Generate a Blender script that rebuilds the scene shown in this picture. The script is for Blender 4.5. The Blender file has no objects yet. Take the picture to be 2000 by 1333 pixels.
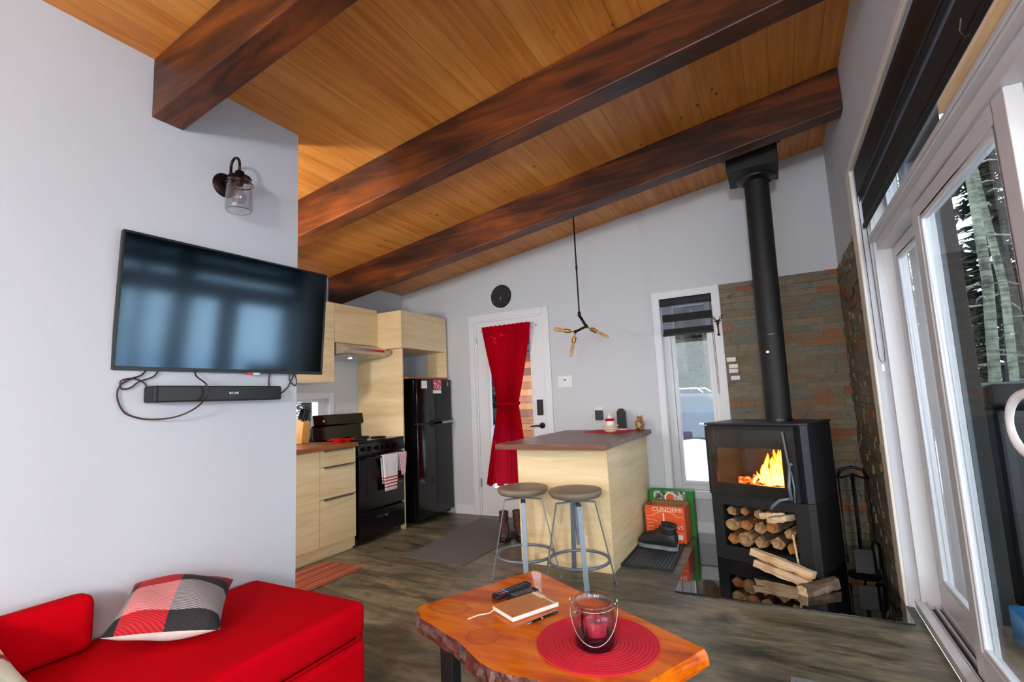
import bpy, bmesh, math, random
from mathutils import Vector, Matrix
random.seed(7)
S = bpy.context.scene
COL = S.collection
R_ = math.radians

# ------------------------------------------------------------------ camera
def _rot(a, b, c):
    return Matrix.Rotation(a, 3, 'Z') @ Matrix.Rotation(b, 3, 'X') @ Matrix.Rotation(c, 3, 'Y')
cam_d = bpy.data.cameras.new('camera'); cam = bpy.data.objects.new('camera', cam_d); COL.objects.link(cam)
cam_d.sensor_width = 36; cam_d.sensor_fit = 'HORIZONTAL'; cam_d.lens = 36 * 959.665 / 2000
cam_d.clip_start = 0.02; cam_d.clip_end = 200
_M = _rot(0.48832965, 0.11823265, 0.04492436)
_B = Matrix((_M.col[0], _M.col[2], -_M.col[1])).transposed()
cam.matrix_world = Matrix.Translation((0, 0, 1.22)) @ _B.to_4x4()
S.camera = cam

# ------------------------------------------------------------------ world, light, exposure
S.view_settings.view_transform = 'Standard'; S.view_settings.look = 'None'
S.view_settings.gamma = 1; S.view_settings.use_curve_mapping = False
S.view_settings.exposure = 0.60
W = bpy.data.worlds.new('overcast_sky'); S.world = W; W.use_nodes = True
wn = W.node_tree.nodes; wl = W.node_tree.links
bg = wn['Background']
_tc = wn.new('ShaderNodeTexCoord'); _sx = wn.new('ShaderNodeSeparateXYZ'); _cr = wn.new('ShaderNodeValToRGB')
wl.new(_tc.outputs['Generated'], _sx.inputs[0]); wl.new(_sx.outputs['Z'], _cr.inputs[0]); wl.new(_cr.outputs[0], bg.inputs[0])
_cr.color_ramp.elements[0].color = (0.90, 0.94, 1.0, 1); _cr.color_ramp.elements[1].color = (0.74, 0.84, 1.0, 1)
bg.inputs[1].default_value = 4.2

def portal(loc, rot, sx, sy):
    l = bpy.data.lights.new('sky_portal', 'AREA'); l.shape = 'RECTANGLE'; l.size = sx; l.size_y = sy
    l.cycles.is_portal = True
    o = bpy.data.objects.new('sky_portal', l); o.location = loc; o.rotation_euler = rot; COL.objects.link(o)
# portals just outside the openings, pointing into the room (-Z of the lamp)
portal((0.78, 0.9, 1.27), (0, R_(90), 0), 2.6, 5.4)
portal((-0.66, 4.9, 1.2), (R_(-90), 0, 0), 0.5, 1.8)
portal((-2.5, 4.9, 1.15), (R_(-90), 0, 0), 0.7, 1.9)
portal((-0.87, -2.85, 1.25), (R_(90), 0, 0), 2.7, 2.5)

FILL_LAMP_STRENGTH = 225.0; KITCHEN_FILL = 150.0  # emission of the added fill globes
# ------------------------------------------------------------------ mesh helpers
def BM(): return bmesh.new()
def box(bm, x0, x1, y0, y1, z0, z1, M=None):
    vs = [bm.verts.new(Vector(p)) for p in ((x0,y0,z0),(x1,y0,z0),(x1,y1,z0),(x0,y1,z0),(x0,y0,z1),(x1,y0,z1),(x1,y1,z1),(x0,y1,z1))]
    if M is not None:
        for v in vs: v.co = M @ v.co
    for f in ((3,2,1,0),(4,5,6,7),(0,1,5,4),(1,2,6,5),(2,3,7,6),(3,0,4,7)): bm.faces.new([vs[i] for i in f])
    return vs
def prism(bm, pts, z0, z1, M=None):
    a = [bm.verts.new(Vector((p[0], p[1], z0))) for p in pts]; b = [bm.verts.new(Vector((p[0], p[1], z1))) for p in pts]
    if M is not None:
        for v in a + b: v.co = M @ v.co
    n = len(pts); bm.faces.new(a[::-1]); bm.faces.new(b)
    for i in range(n): bm.faces.new((a[i], a[(i+1) % n], b[(i+1) % n], b[i]))
def _frame(d):
    d = d.normalized(); u = d.orthogonal().normalized(); return u, d.cross(u)
def tube(bm, pts, r, seg=10, closed=False, caps=True):
    pts = [Vector(p) for p in pts]; n = len(pts); rings = []
    rr = r if isinstance(r, (list, tuple)) else [r] * n
    u = None
    for i, p in enumerate(pts):
        if closed: d = pts[(i+1) % n] - pts[i-1]
        else: d = pts[min(i+1, n-1)] - pts[max(i-1, 0)]
        d.normalize()
        if u is None: u, v = _frame(d)
        else:
            u = (u - d * u.dot(d)); u = u.normalized() if u.length > 1e-6 else _frame(d)[0]; v = d.cross(u)
        rings.append([bm.verts.new(p + (u * math.cos(2*math.pi*k/seg) + v * math.sin(2*math.pi*k/seg)) * rr[i]) for k in range(seg)])
    m = n if closed else n - 1
    for i in range(m):
        a, b = rings[i], rings[(i+1) % n]
        for k in range(seg): bm.faces.new((a[k], a[(k+1) % seg], b[(k+1) % seg], b[k]))
    if caps and not closed: bm.faces.new(rings[0][::-1]); bm.faces.new(rings[-1])
def cyl(bm, p0, p1, r, seg=24): tube(bm, [p0, p1], r, seg)
def lathe(bm, prof, c=(0,0,0), seg=32, M=None, cap=True):
    """prof: list of (r,z)"""
    rings = []
    for r, z in prof:
        rings.append([bm.verts.new(Vector((c[0] + r*math.cos(2*math.pi*k/seg), c[1] + r*math.sin(2*math.pi*k/seg), c[2] + z))) for k in range(seg)])
    if M is not None:
        for rg in rings:
            for v in rg: v.co = M @ v.co
    for a, b in zip(rings, rings[1:]):
        for k in range(seg): bm.faces.new((a[k], a[(k+1) % seg], b[(k+1) % seg], b[k]))
    if cap:
        if prof[0][0] > 1e-5: bm.faces.new(rings[0][::-1])
        if prof[-1][0] > 1e-5: bm.faces.new(rings[-1])
def ball(bm, c, r, sc=(1,1,1), seg=16, M=None):
    m = Matrix.Translation(c) @ Matrix.Diagonal((sc[0]*r, sc[1]*r, sc[2]*r, 1))
    if M is not None: m = M @ m
    bmesh.ops.create_uvsphere(bm, u_segments=seg, v_segments=max(6, seg//2), radius=1, matrix=m)

def obj(name, bm, m, parent=None, smooth=False, bevel=0, seg=2, loc=None, rot=None, subsurf=0):
    bmesh.ops.remove_doubles(bm, verts=bm.verts, dist=1e-6)
    bmesh.ops.recalc_face_normals(bm, faces=bm.faces)
    me = bpy.data.meshes.new(name); bm.to_mesh(me); bm.free()
    if smooth:
        me.shade_smooth()
        if smooth != 'all':
            try: me.set_sharp_from_angle(angle=R_(40))
            except Exception: pass
    o = bpy.data.objects.new(name, me); COL.objects.link(o)
    for mm in (m if isinstance(m, (list, tuple)) else [m]): me.materials.append(mm)
    if parent: o.parent = parent
    if loc: o.location = loc
    if rot: o.rotation_euler = rot
    if bevel:
        b = o.modifiers.new('bevel', 'BEVEL'); b.width = bevel; b.segments = seg; b.limit_method = 'ANGLE'; b.angle_limit = R_(35)
    if subsurf:
        s_ = o.modifiers.new('subsurf', 'SUBSURF'); s_.levels = subsurf; s_.render_levels = subsurf
    return o
def thing(name, label, cat, loc=(0,0,0), rz=0, group=None):
    o = bpy.data.objects.new(name, None); o.empty_display_size = 0.05; COL.objects.link(o)
    o.location = loc; o.rotation_euler = (0, 0, rz); o['label'] = label; o['category'] = cat
    if group: o['group'] = group
    return o
def tag(o, label, cat, group=None, kind=None):
    o['label'] = label; o['category'] = cat
    if group: o['group'] = group
    if kind: o['kind'] = kind
    return o
def struct(name, bm, m, parent=None, **k):
    o = obj(name, bm, m, parent, **k)
    if not parent: o['kind'] = 'structure'
    return o
def sempty(name, label=None):
    o = bpy.data.objects.new(name, None); COL.objects.link(o); o['kind'] = 'structure'
    if label: o['label'] = label
    return o
def copy_tree(o, parent=None):
    c = o.copy(); COL.objects.link(c)
    if parent: c.parent = parent
    for ch in list(o.children): copy_tree(ch, c)
    return c

# ------------------------------------------------------------------ materials
def srgb(r, g, b):
    f = lambda c: (c/255/12.92) if c/255 <= 0.04045 else ((c/255+0.055)/1.055)**2.4
    return (f(r), f(g), f(b), 1)
class NT:
    def __init__(s, name):
        s.m = bpy.data.materials.new(name); s.m.use_nodes = True; s.n = s.m.node_tree.nodes; s.l = s.m.node_tree.links
        s.b = s.n['Principled BSDF']; s.out = s.n['Material Output']
    def new(s, t, **k):
        n = s.n.new(t)
        for a, v in k.items(): setattr(n, a, v)
        return n
    def co(s, scale=(1,1,1), loc=(0,0,0), kind='Object'):
        t = s.new('ShaderNodeTexCoord'); mp = s.new('ShaderNodeMapping'); s.l.new(t.outputs[kind], mp.inputs[0])
        mp.inputs['Scale'].default_value = scale; mp.inputs['Location'].default_value = loc; return mp.outputs[0]
    def noise(s, vec, scale=5, detail=4, rough=0.5, dist=0):
        n = s.new('ShaderNodeTexNoise'); n.inputs['Scale'].default_value = scale; n.inputs['Detail'].default_value = detail
        n.inputs['Roughness'].default_value = rough; n.inputs['Distortion'].default_value = dist
        if vec is not None: s.l.new(vec, n.inputs['Vector'])
        return n.outputs[0]
    def ramp(s, fac, stops, interp='LINEAR'):
        r = s.new('ShaderNodeValToRGB'); r.color_ramp.interpolation = interp
        e = r.color_ramp.elements
        while len(e) < len(stops): e.new(0.5)
        for i, (p, c) in enumerate(stops): e[i].position = p; e[i].color = c
        s.l.new(fac, r.inputs[0]); return r.outputs[0]
    def math(s, op, a, b=None, c=None):
        n = s.new('ShaderNodeMath', operation=op)
        for i, v in enumerate((a, b, c)):
            if v is None: continue
            if isinstance(v, (int, float)): n.inputs[i].default_value = v
            else: s.l.new(v, n.inputs[i])
        return n.outputs[0]
    def mix(s, fac, a, b, mode='MIX'):
        n = s.new('ShaderNodeMix', data_type='RGBA', blend_type=mode)
        for i, v in ((0, fac), (6, a), (7, b)):
            if isinstance(v, (int, float)): n.inputs[i].default_value = v
            elif isinstance(v, tuple): n.inputs[i].default_value = v
            else: s.l.new(v, n.inputs[i])
        return n.outputs[2]
    def sep(s, vec):
        n = s.new('ShaderNodeSeparateXYZ'); s.l.new(vec, n.inputs[0]); return n.outputs
    def color(s, c): s.l.new(c, s.b.inputs['Base Color'])
    def rough(s, v):
        if isinstance(v, (int, float)): s.b.inputs['Roughness'].default_value = v
        else: s.l.new(v, s.b.inputs['Roughness'])
    def bump(s, h, strength=0.2, dist=0.01):
        b = s.new('ShaderNodeBump'); b.inputs['Strength'].default_value = strength; b.inputs['Distance'].default_value = dist
        s.l.new(h, b.inputs['Height']); s.l.new(b.outputs[0], s.b.inputs['Normal'])
def mat(name, c, rough=0.5, metal=0, spec=0.5, vary=0.06, bump=0.0, scale=30, coat=0, sheen=0):
    t = NT(name); b = t.b; v = t.co(); n = t.noise(v, scale, 3)
    dk = tuple(x*(1-vary) for x in c[:3]) + (1,); lt = tuple(min(1, x*(1+vary)) for x in c[:3]) + (1,)
    t.color(t.ramp(n, [(0.3, dk), (0.7, lt)]))
    t.rough(rough); b.inputs['Metallic'].default_value = metal; b.inputs['Specular IOR Level'].default_value = spec
    if coat: b.inputs['Coat Weight'].default_value = coat; b.inputs['Coat Roughness'].default_value = 0.05
    if sheen: b.inputs['Sheen Weight'].default_value = sheen
    if bump: t.bump(t.noise(v, scale*4, 3), bump, 0.003)
    return t.m
def emit(name, c, s):
    t = NT(name); t.b.inputs['Emission Color'].default_value = c; t.b.inputs['Emission Strength'].default_value = s
    t.b.inputs['Base Color'].default_value = c; return t.m
def wood(name, dark, mid, light, axis='x', rough=0.45, grain=40, stretch=0.06, coat=0, knots=False, bump=0.05):
    t = NT(name); sc = {'x': (stretch,1,1), 'y': (1,stretch,1), 'z': (1,1,stretch)}[axis]
    v = t.co(sc); n = t.noise(v, grain, 5, 0.6, 0.6); n2 = t.noise(v, grain*0.18, 3, 0.5, 1.2)
    f = t.math('ADD', t.math('MULTIPLY', n, 0.45), t.math('MULTIPLY', n2, 0.55))
    c = t.ramp(f, [(0.33, dark), (0.5, mid), (0.66, light)])
    if knots:
        vo = t.new('ShaderNodeTexVoronoi'); vo.inputs['Scale'].default_value = 4.5
        t.l.new(t.co({'x': (.45,1,1), 'y': (1,.45,1), 'z': (1,1,.45)}[axis]), vo.inputs['Vector'])
        k = t.ramp(vo.outputs['Distance'], [(0.0, (0,0,0,1)), (0.045, (0.1,.1,.1,1)), (0.09, (1,1,1,1))])
        c = t.mix(1.0, c, t.mix(0.75, (1,1,1,1), k), 'MULTIPLY')
    t.color(c); t.rough(rough); t.bump(f, bump, 0.004)
    if coat: t.b.inputs['Coat Weight'].default_value = coat; t.b.inputs['Coat Roughness'].default_value = 0.06
    return t.m
def glass(name, tint=(1,1,1,1), refl=1.0, rough=0.0):
    t = NT(name); t.n.remove(t.b)
    tr = t.new('ShaderNodeBsdfTransparent'); tr.inputs[0].default_value = tint
    gl = t.new('ShaderNodeBsdfGlossy'); gl.inputs['Roughness'].default_value = rough
    lw = t.new('ShaderNodeLayerWeight'); lw.inputs[0].default_value = 0.5
    mx = t.new('ShaderNodeMixShader'); f = t.math('MULTIPLY', t.math('ADD', 0.045, t.math('MULTIPLY', 0.9, t.math('POWER', lw.outputs['Facing'], 4.5))), refl)
    t.l.new(f, mx.inputs[0]); t.l.new(tr.outputs[0], mx.inputs[1]); t.l.new(gl.outputs[0], mx.inputs[2]); t.l.new(mx.outputs[0], t.out.inputs[0])
    return t.m

M_wall = mat('wall_paint', srgb(198,202,208), 0.75, vary=0.01, bump=0.02, scale=60)
M_white = mat('white_trim_paint', srgb(218,222,228), 0.42, vary=0.01)
M_vinyl = mat('white_vinyl', srgb(212,213,216), 0.3, vary=0.01)
M_black = mat('black_satin', srgb(16,16,18), 0.35, vary=0.1)
M_blackgloss = mat('black_gloss', srgb(6,6,7), 0.12, vary=0.05, coat=0.0, spec=.45)
M_blackmatte = mat('black_matte', srgb(20,20,22), 0.6, vary=0.1, bump=0.05)
M_stove = mat('stove_steel_paint', srgb(34,37,44), 0.5, vary=0.06, bump=0.06, scale=80)
M_iron = mat('wrought_iron', srgb(14,14,15), 0.4, 0.6, vary=0.2)
M_bronze = mat('dark_bronze', srgb(48,32,28), 0.3, 0.8, vary=0.15)
M_stool = mat('stool_steel', srgb(112,122,132), 0.42, 0.35, vary=0.08)
M_seat = mat('stool_seat', srgb(122,110,94), 0.5, vary=0.08, scale=14, bump=0.06)
M_chrome = mat('brushed_steel', srgb(190,192,195), 0.25, 1.0, vary=0.05)
M_pane = glass('window_glass', (0.94,0.97,0.97,1), 1.0)
M_clear = glass('clear_glass', (0.95,0.95,0.96,1), 1.6)
M_smoke = glass('smoked_glass', (0.62,0.55,0.48,1), 1.2)
M_amber = glass('amber_glass', (1.0,0.82,0.55,1), 1.3)
M_red = mat('red_sofa_fabric', srgb(192,2,18), 0.95, vary=0.06, bump=0.2, scale=220, spec=0.04)
M_cab = wood('light_oak_laminate', srgb(214,184,134), srgb(230,206,160), srgb(240,220,180), 'y', 0.5, 26, 0.10, bump=0.01)
M_cabx = wood('light_oak_laminate_cross', srgb(214,184,134), srgb(230,206,160), srgb(240,220,180), 'x', 0.5, 26, 0.10, bump=0.01)
M_butch = wood('butcher_block', srgb(108,52,20), srgb(150,82,36), srgb(182,112,58), 'y', 0.35, 30, 0.08)
M_walnut = wood('walnut_counter', srgb(84,50,36), srgb(118,76,58), srgb(150,106,84), 'x', 0.4, 34, 0.08)
M_red_plastic = mat('red_silicone', srgb(214,12,22), 0.35)
M_cream = mat('cream', srgb(225,215,190), 0.6)
M_snow = mat('snow', srgb(236,240,246), 0.9, vary=0.03, bump=0.3, scale=3)
M_paper = mat('white_paper', srgb(235,233,230), 0.7, vary=0.02)

def ceiling_mat():
    t = NT('pine_plank_ceiling'); v = t.co(); s = t.sep(v); w = 0.135
    u = t.math('DIVIDE', s[0], w); idx = t.math('FLOOR', u); fr = t.math('FRACT', u)
    cb = t.new('ShaderNodeCombineXYZ'); t.l.new(idx, cb.inputs[0]); wn_ = t.new('ShaderNodeTexWhiteNoise'); t.l.new(cb.outputs[0], wn_.inputs[0])
    # grain follows the board (y), every board shifted by its own amount
    sh = t.math('MULTIPLY', wn_.outputs[0], 37.0)
    cx = t.new('ShaderNodeCombineXYZ'); t.l.new(t.math('ADD', s[0], sh), cx.inputs[0]); t.l.new(t.math('MULTIPLY', s[1], 0.05), cx.inputs[1]); t.l.new(sh, cx.inputs[2])
    g = t.noise(cx.outputs[0], 26, 4, 0.55, 0.4); g2 = t.noise(cx.outputs[0], 75, 3, 0.6, 0.2)
    f = t.math('ADD', t.math('ADD', t.math('MULTIPLY', g, 0.6), t.math('MULTIPLY', g2, 0.25)), t.math('MULTIPLY', wn_.outputs[0], 0.12))
    c = t.ramp(f, [(0.32, srgb(186,108,40)), (0.50, srgb(210,139,60)), (0.68, srgb(222,160,82))])
    # reddish heartwood streaks
    h = t.noise(cx.outputs[0], 9, 2, 0.5, 0.3)
    c = t.mix(t.ramp(h, [(0.58, (0,0,0,1)), (0.70, (0.5,.5,.5,1))]), c, srgb(172,98,40))
    # knots
    ck = t.new('ShaderNodeCombineXYZ'); t.l.new(t.math('ADD', s[0], sh), ck.inputs[0]); t.l.new(t.math('MULTIPLY', s[1], 0.55), ck.inputs[1])
    vo = t.new('ShaderNodeTexVoronoi'); vo.inputs['Scale'].default_value = 6; t.l.new(ck.outputs[0], vo.inputs['Vector'])
    c = t.mix(t.ramp(vo.outputs['Distance'], [(0.035, (0.85,.85,.85,1)), (0.075, (0,0,0,1))]), c, srgb(92,44,16))
    gap = t.math('LESS_THAN', t.math('ABSOLUTE', t.math('SUBTRACT', fr, 0.5)), 0.486)
    c = t.mix(t.math('MULTIPLY', t.math('SUBTRACT', 1.0, gap), 0.55), c, srgb(96,56,24))
    t.color(c); t.rough(0.42); t.bump(gap, 0.4, 0.003); return t.m
def beam_mat():
    t = NT('stained_timber_beam'); v = t.co((0.10,1,1)); n = t.noise(v, 15, 5, 0.6, 0.8); n2 = t.noise(t.co((0.35,1,1), (3,1,2)), 3.2, 3, 0.5, 0.6)
    f = t.math('ADD', t.math('MULTIPLY', n, 0.5), t.math('MULTIPLY', n2, 0.5))
    c = t.ramp(f, [(0.38, srgb(36,15,7)), (0.47, srgb(66,30,12)), (0.56, srgb(104,50,16)), (0.66, srgb(140,72,22))])
    vo = t.new('ShaderNodeTexVoronoi'); vo.inputs['Scale'].default_value = 3.4; t.l.new(t.co((0.5,1,1), (1,.3,.7)), vo.inputs['Vector'])
    k = t.ramp(vo.outputs['Distance'], [(0.03, (0.12,.1,.1,1)), (0.11, (1,1,1,1))])
    t.color(t.mix(1.0, c, k, 'MULTIPLY')); t.rough(0.45); t.bump(n, 0.25, 0.004); return t.m
def floor_mat():
    t = NT('grey_brown_vinyl_floor'); v = t.co((0.22,1,1)); n = t.noise(v, 9, 6, 0.62, 1.0); n2 = t.noise(t.co((0.6,1,1)), 2.2, 3, 0.55, 0.4)
    n3 = t.noise(t.co((0.3,1,1)), 42, 3, 0.6)
    f = t.math('ADD', t.math('ADD', t.math('MULTIPLY', n, 0.5), t.math('MULTIPLY', n2, 0.3)), t.math('MULTIPLY', n3, 0.2))
    c = t.ramp(f, [(0.38, srgb(44,42,34)), (0.46, srgb(82,78,64)), (0.54, srgb(116,108,88)), (0.64, srgb(152,138,112))])
    t.color(c); t.rough(t.ramp(n, [(0.3, (0.34,)*3+(1,)), (0.7, (0.5,)*3+(1,))])); t.b.inputs['Specular IOR Level'].default_value = 0.45
    t.bump(n3, 0.08, 0.002); return t.m
def stone_mat():
    t = NT('slate_ledger_stone'); a = t.new('ShaderNodeAttribute', attribute_name='stone'); v = t.co((1,1,1.6))
    n = t.noise(v, 14, 5, 0.6, 0.8); n2 = t.noise(v, 4.5, 3, 0.5, 0.5)
    f = t.math('ADD', t.math('MULTIPLY', a.outputs['Fac'], 0.62), t.math('MULTIPLY', n, 0.38))
    c = t.ramp(f, [(0.08, srgb(108,112,106)), (0.28, srgb(118,122,112)), (0.42, srgb(140,128,98)), (0.54, srgb(118,112,98)), (0.66, srgb(146,110,72)), (0.76, srgb(156,88,44)), (0.9, srgb(116,78,60))])
    c = t.mix(t.ramp(n2, [(0.60, (0,0,0,1)), (0.72, (0.75,.75,.75,1))]), c, srgb(150,88,40))
    c = t.mix(t.ramp(n, [(0.30, (0.6,.6,.6,1)), (0.42, (0,0,0,1))]), c, srgb(52,52,48))
    c = t.mix(1.0, c, (.80,.77,.74,1), 'MULTIPLY')
    t.color(c); t.rough(0.7); t.bump(n, 0.6, 0.012); return t.m
M_ceil = ceiling_mat(); M_beam = beam_mat(); M_floor = floor_mat(); M_stone = stone_mat()

# ================================================================== STRUCTURE
XW, YB, XTV, XK, YR = 0.52, 4.636, -2.294, -3.974, -2.6
def zc(x): return 2.552 + 0.141*(x + 3.974)
b = BM(); box(b, -4.15, 0.545, YR-.15, 4.85, -0.12, 0); struct('floor', b, M_floor)
b = BM()
x0, x1 = -4.15, 1.78
vs = box(b, x0, x1, YR-.15, 4.85, 0, 0.16)
for v in vs: v.co.z += zc(v.co.x)
struct('ceiling', b, M_ceil)

M_darkwall = wood('low_bounce_dark_wood', srgb(58,38,26), srgb(84,56,38), srgb(104,72,50), 'z', .6)  # dark finish made up for the unseen rear wall, to cut bounced light
# back wall with a door opening and a narrow window opening
b = BM(); y0, y1 = YB, 4.80
def wb(xa, xb, za, zb=None):
    vs = box(b, xa, xb, y0, y1, za, 0)
    for v in vs[4:]: v.co.z = zb if zb is not None else zc(v.co.x)
wb(-4.15, -2.935, 0); wb(-2.935, -2.09, 2.11); wb(-2.09, -0.90, 0); wb(-0.90, -0.43, 0, 0.345); wb(-0.90, -0.43, 2.09); wb(-0.43, 0.69, 0)
struct('wall_back', b, M_wall)
# kitchen wall with its small window
b = BM(); ya, yb_, za, zb = 2.45, 3.50, 1.0, 1.31
for (p, q, r, s_) in ((YR, ya, 0, 9), (yb_, YB, 0, 9), (ya, yb_, 0, za), (ya, yb_, zb, 9)):
    vs = box(b, XK-.16, XK, p, q, r, s_)
    if s_ == 9:
        for v in vs[4:]: v.co.z = zc(v.co.x)
struct('wall_kitchen', b, M_wall)
b = BM(); vs = box(b, XTV-.12, XTV, YR, 1.806, 0, 1)
for v in vs[4:]: v.co.z = zc(v.co.x)
struct('wall_left', b, M_wall)
# rear wall (behind the viewer) with an added window, made wide to let in daylight
b = BM(); y0, y1 = YR-.15, YR
wb(-4.15, -2.2, 0); wb(-2.2, 0.45, 0, 0.08); wb(-2.2, 0.45, 2.45); wb(0.45, 0.69, 0)
struct('wall_rear', b, M_darkwall)
# window wall: opening y -1.5..3.5, z 0..2.50
YO0, YO1, ZO = -1.5, 3.50, 2.50
b = BM()
for (p, q, r, s_) in ((YR-.15, YO0, 0, 9), (YO1, 4.80, 0, 9), (YO0, YO1, ZO, 9)):
    vs = box(b, XW, 0.69, p, q, r, s_)
    if s_ == 9:
        for v in vs[4:]: v.co.z = zc(v.co.x)
struct('wall_right', b, M_wall)

# stone cladding: one block per stone, courses of ledger stone
def stones(name, O, ux, L, Hh, proud=0.022):
    bm = bmesh.new(); lay = bm.faces.layers.float.new('stone'); rnd = random.Random(len(name)*7+3)
    z = 0.0; nrm = Vector((ux[1], -ux[0], 0)) * 1.0
    U = Vector((ux[0], ux[1], 0))
    while z < Hh - 0.004:
        h = min(rnd.choice((0.034, 0.04, 0.05, 0.062)), Hh - z)
        s = -rnd.uniform(0, 0.12)
        while s < L:
            w = rnd.uniform(0.10, 0.34); a, e = max(0, s), min(L, s + w)
            if e - a > 0.006:
                d = rnd.uniform(0.006, proud); g = 0.0012
                # random pick of stone kind, similar kinds cluster
                val = min(1, max(0, rnd.gauss(0.40, 0.22)))
                tilt = rnd.uniform(-0.002, 0.002)
                P = [(a+g, 0), (e-g, 0), (e-g, 1), (a+g, 1)]
                lo = []; hi = []
                for (q, t_) in P:
                    zz = z + g if t_ == 0 else z + h - g
                    lo.append(bm.verts.new(Vector(O) + U*q + Vector((0,0,zz))))
                    hi.append(bm.verts.new(Vector(O) + U*q + nrm*(d + (tilt if q > (a+e)/2 else -tilt)) + Vector((0,0,zz))))
                fs = [bm.faces.new(hi)] + [bm.faces.new((lo[i], lo[(i+1) % 4], hi[(i+1) % 4], hi[i])) for i in range(4)]
                for f in fs: f[lay] = val
            s += w
        z += h
    # mortar backing
    bk = [bm.verts.new(Vector(O) + U*q + nrm*0.003 + Vector((0,0,zz))) for q, zz in ((0,0),(L,0),(L,Hh),(0,Hh))]
    f = bm.faces.new(bk); f[lay] = 0.0
    bmesh.ops.recalc_face_normals(bm, faces=bm.faces)
    me = bpy.data.meshes.new(name); bm.to_mesh(me); bm.free(); me.materials.append(M_stone)
    o = bpy.data.objects.new(name, me); COL.objects.link(o); return o
o = stones('trim_1', (-0.372, YB, 0.0), (1, 0), 0.89, 2.144); o['kind'] = 'structure'; o['label'] = 'stacked slate ledger stone facing on the back wall behind the stove'
o = stones('trim_2', (XW, YB, 0.0), (0, -1), 0.99, 2.144, 0.018); o['kind'] = 'structure'; o['label'] = 'stacked slate ledger stone facing on the window wall beside the stove'
b = BM(); box(b, -1.055, -0.374, 4.622, YB, 0.0, 0.10); box(b, -2.07, -1.82, 4.622, YB, 0, .1); box(b, -3.25, -3.005, 4.622, YB, 0, .1)
struct('baseboard_back', b, M_white, bevel=.003)

# ---- timber beams (each its own thing)
def beam(ya, x0, label):
    b = BM(); vs = box(b, x0, XW-.002, ya, ya+.132, -0.276, -0.001)
    for v in vs: v.co.z += zc(v.co.x)
    o = obj('ceiling_beam', b, M_beam, bevel=.006); tag(o, label, 'beam', 'stained timber ceiling beams'); return o
beam(1.055, XTV+.001, 'dark brown stained timber beam resting on the television wall, nearest of the three')
beam(2.270, XK+.001, 'dark brown stained timber beam crossing the middle of the ceiling')
beam(3.495, XK+.001, 'dark brown stained timber beam nearest the back wall, above the stove pipe')

# ---- back door
d = sempty('door_1', 'white entry door with full glass and red curtain')
def casing(parent, xa, xb, zb, zt, w, y, name='casing', bottom=False):
    b = BM(); box(b, xa-w, xa, y-.016, y, zb-(w if bottom else 0), zt+w); box(b, xb, xb+w, y-.016, y, zb-(w if bottom else 0), zt+w); box(b, xa, xb, y-.016, y, zt, zt+w)
    if bottom: box(b, xa, xb, y-.016, y, zb-w, zb)
    return obj(name, b, M_white, parent, bevel=.003)
casing(d, -2.935, -2.09, 0.0, 2.10, 0.068, YB)
b = BM(); box(b, -2.935, -2.915, YB, 4.80, 0.0, 2.11); box(b, -2.11, -2.09, YB, 4.80, 0, 2.11); box(b, -2.915, -2.11, YB, 4.80, 2.085, 2.11); box(b, -2.915, -2.11, YB+.0, 4.80, 0, 0.03)
obj('door_frame', b, M_white, d, bevel=.002)
xa, xb = -2.913, -2.112; ga, gb, gz0, gz1 = -2.79, -2.235, 0.27, 1.97
b = BM(); ys0, ys1 = YB+.005, YB+.05
box(b, xa, ga, ys0, ys1, .032, 2.083); box(b, gb, xb, ys0, ys1, .032, 2.083); box(b, ga, gb, ys0, ys1, .032, gz0); box(b, ga, gb, ys0, ys1, gz1, 2.083)
slab = obj('door_panel', b, M_white, d)
b = BM()
for q in ((ga-.0, ga+.02, gz0, gz1), (gb-.02, gb, gz0, gz1), (ga+.02, gb-.02, gz0, gz0+.02), (ga+.02, gb-.02, gz1-.02, gz1)): box(b, q[0], q[1], ys0-.004, ys1+.004, q[2], q[3])
obj('glazing_bead', b, M_vinyl, slab, bevel=.003)
b = BM(); box(b, ga+.02, gb-.02, YB+.024, YB+.030, gz0+.02, gz1-.02); obj('door_glass', b, M_pane, slab)
for z in (0.34, 1.10, 1.86):
    b = BM(); box(b, -2.925, -2.905, YB-.001, YB+.004, z-.045, z+.045); cyl(b, (-2.915, YB-.004, z-.047), (-2.915, YB-.004, z+.047), .007, 12)
    obj('hinge', b, M_chrome, d, smooth=True)
b = BM(); box(b, -2.198, -2.135, YB-.022, YB+.006, 1.045, 1.205); obj('keypad_lock', b, M_blackmatte, slab, bevel=.008, seg=3)
b = BM(); lathe(b, [(0.0,0),(0.032,0),(0.030,.012),(0.0,.014)], (0,0,0), 24, Matrix.Translation((-2.155, YB+.006, .94)) @ Matrix.Rotation(R_(90), 4, 'X'))
cyl(b, (-2.155, YB, .94), (-2.155, YB-.045, .94), .009, 12); tube(b, [(-2.155, YB-.045, .94), (-2.20, YB-.048, .942), (-2.265, YB-.045, .935)], [.010, .009, .007], 10)
obj('door_handle', b, M_bronze, slab, smooth=True)
for q in ((.16, 1.0),): pass

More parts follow.
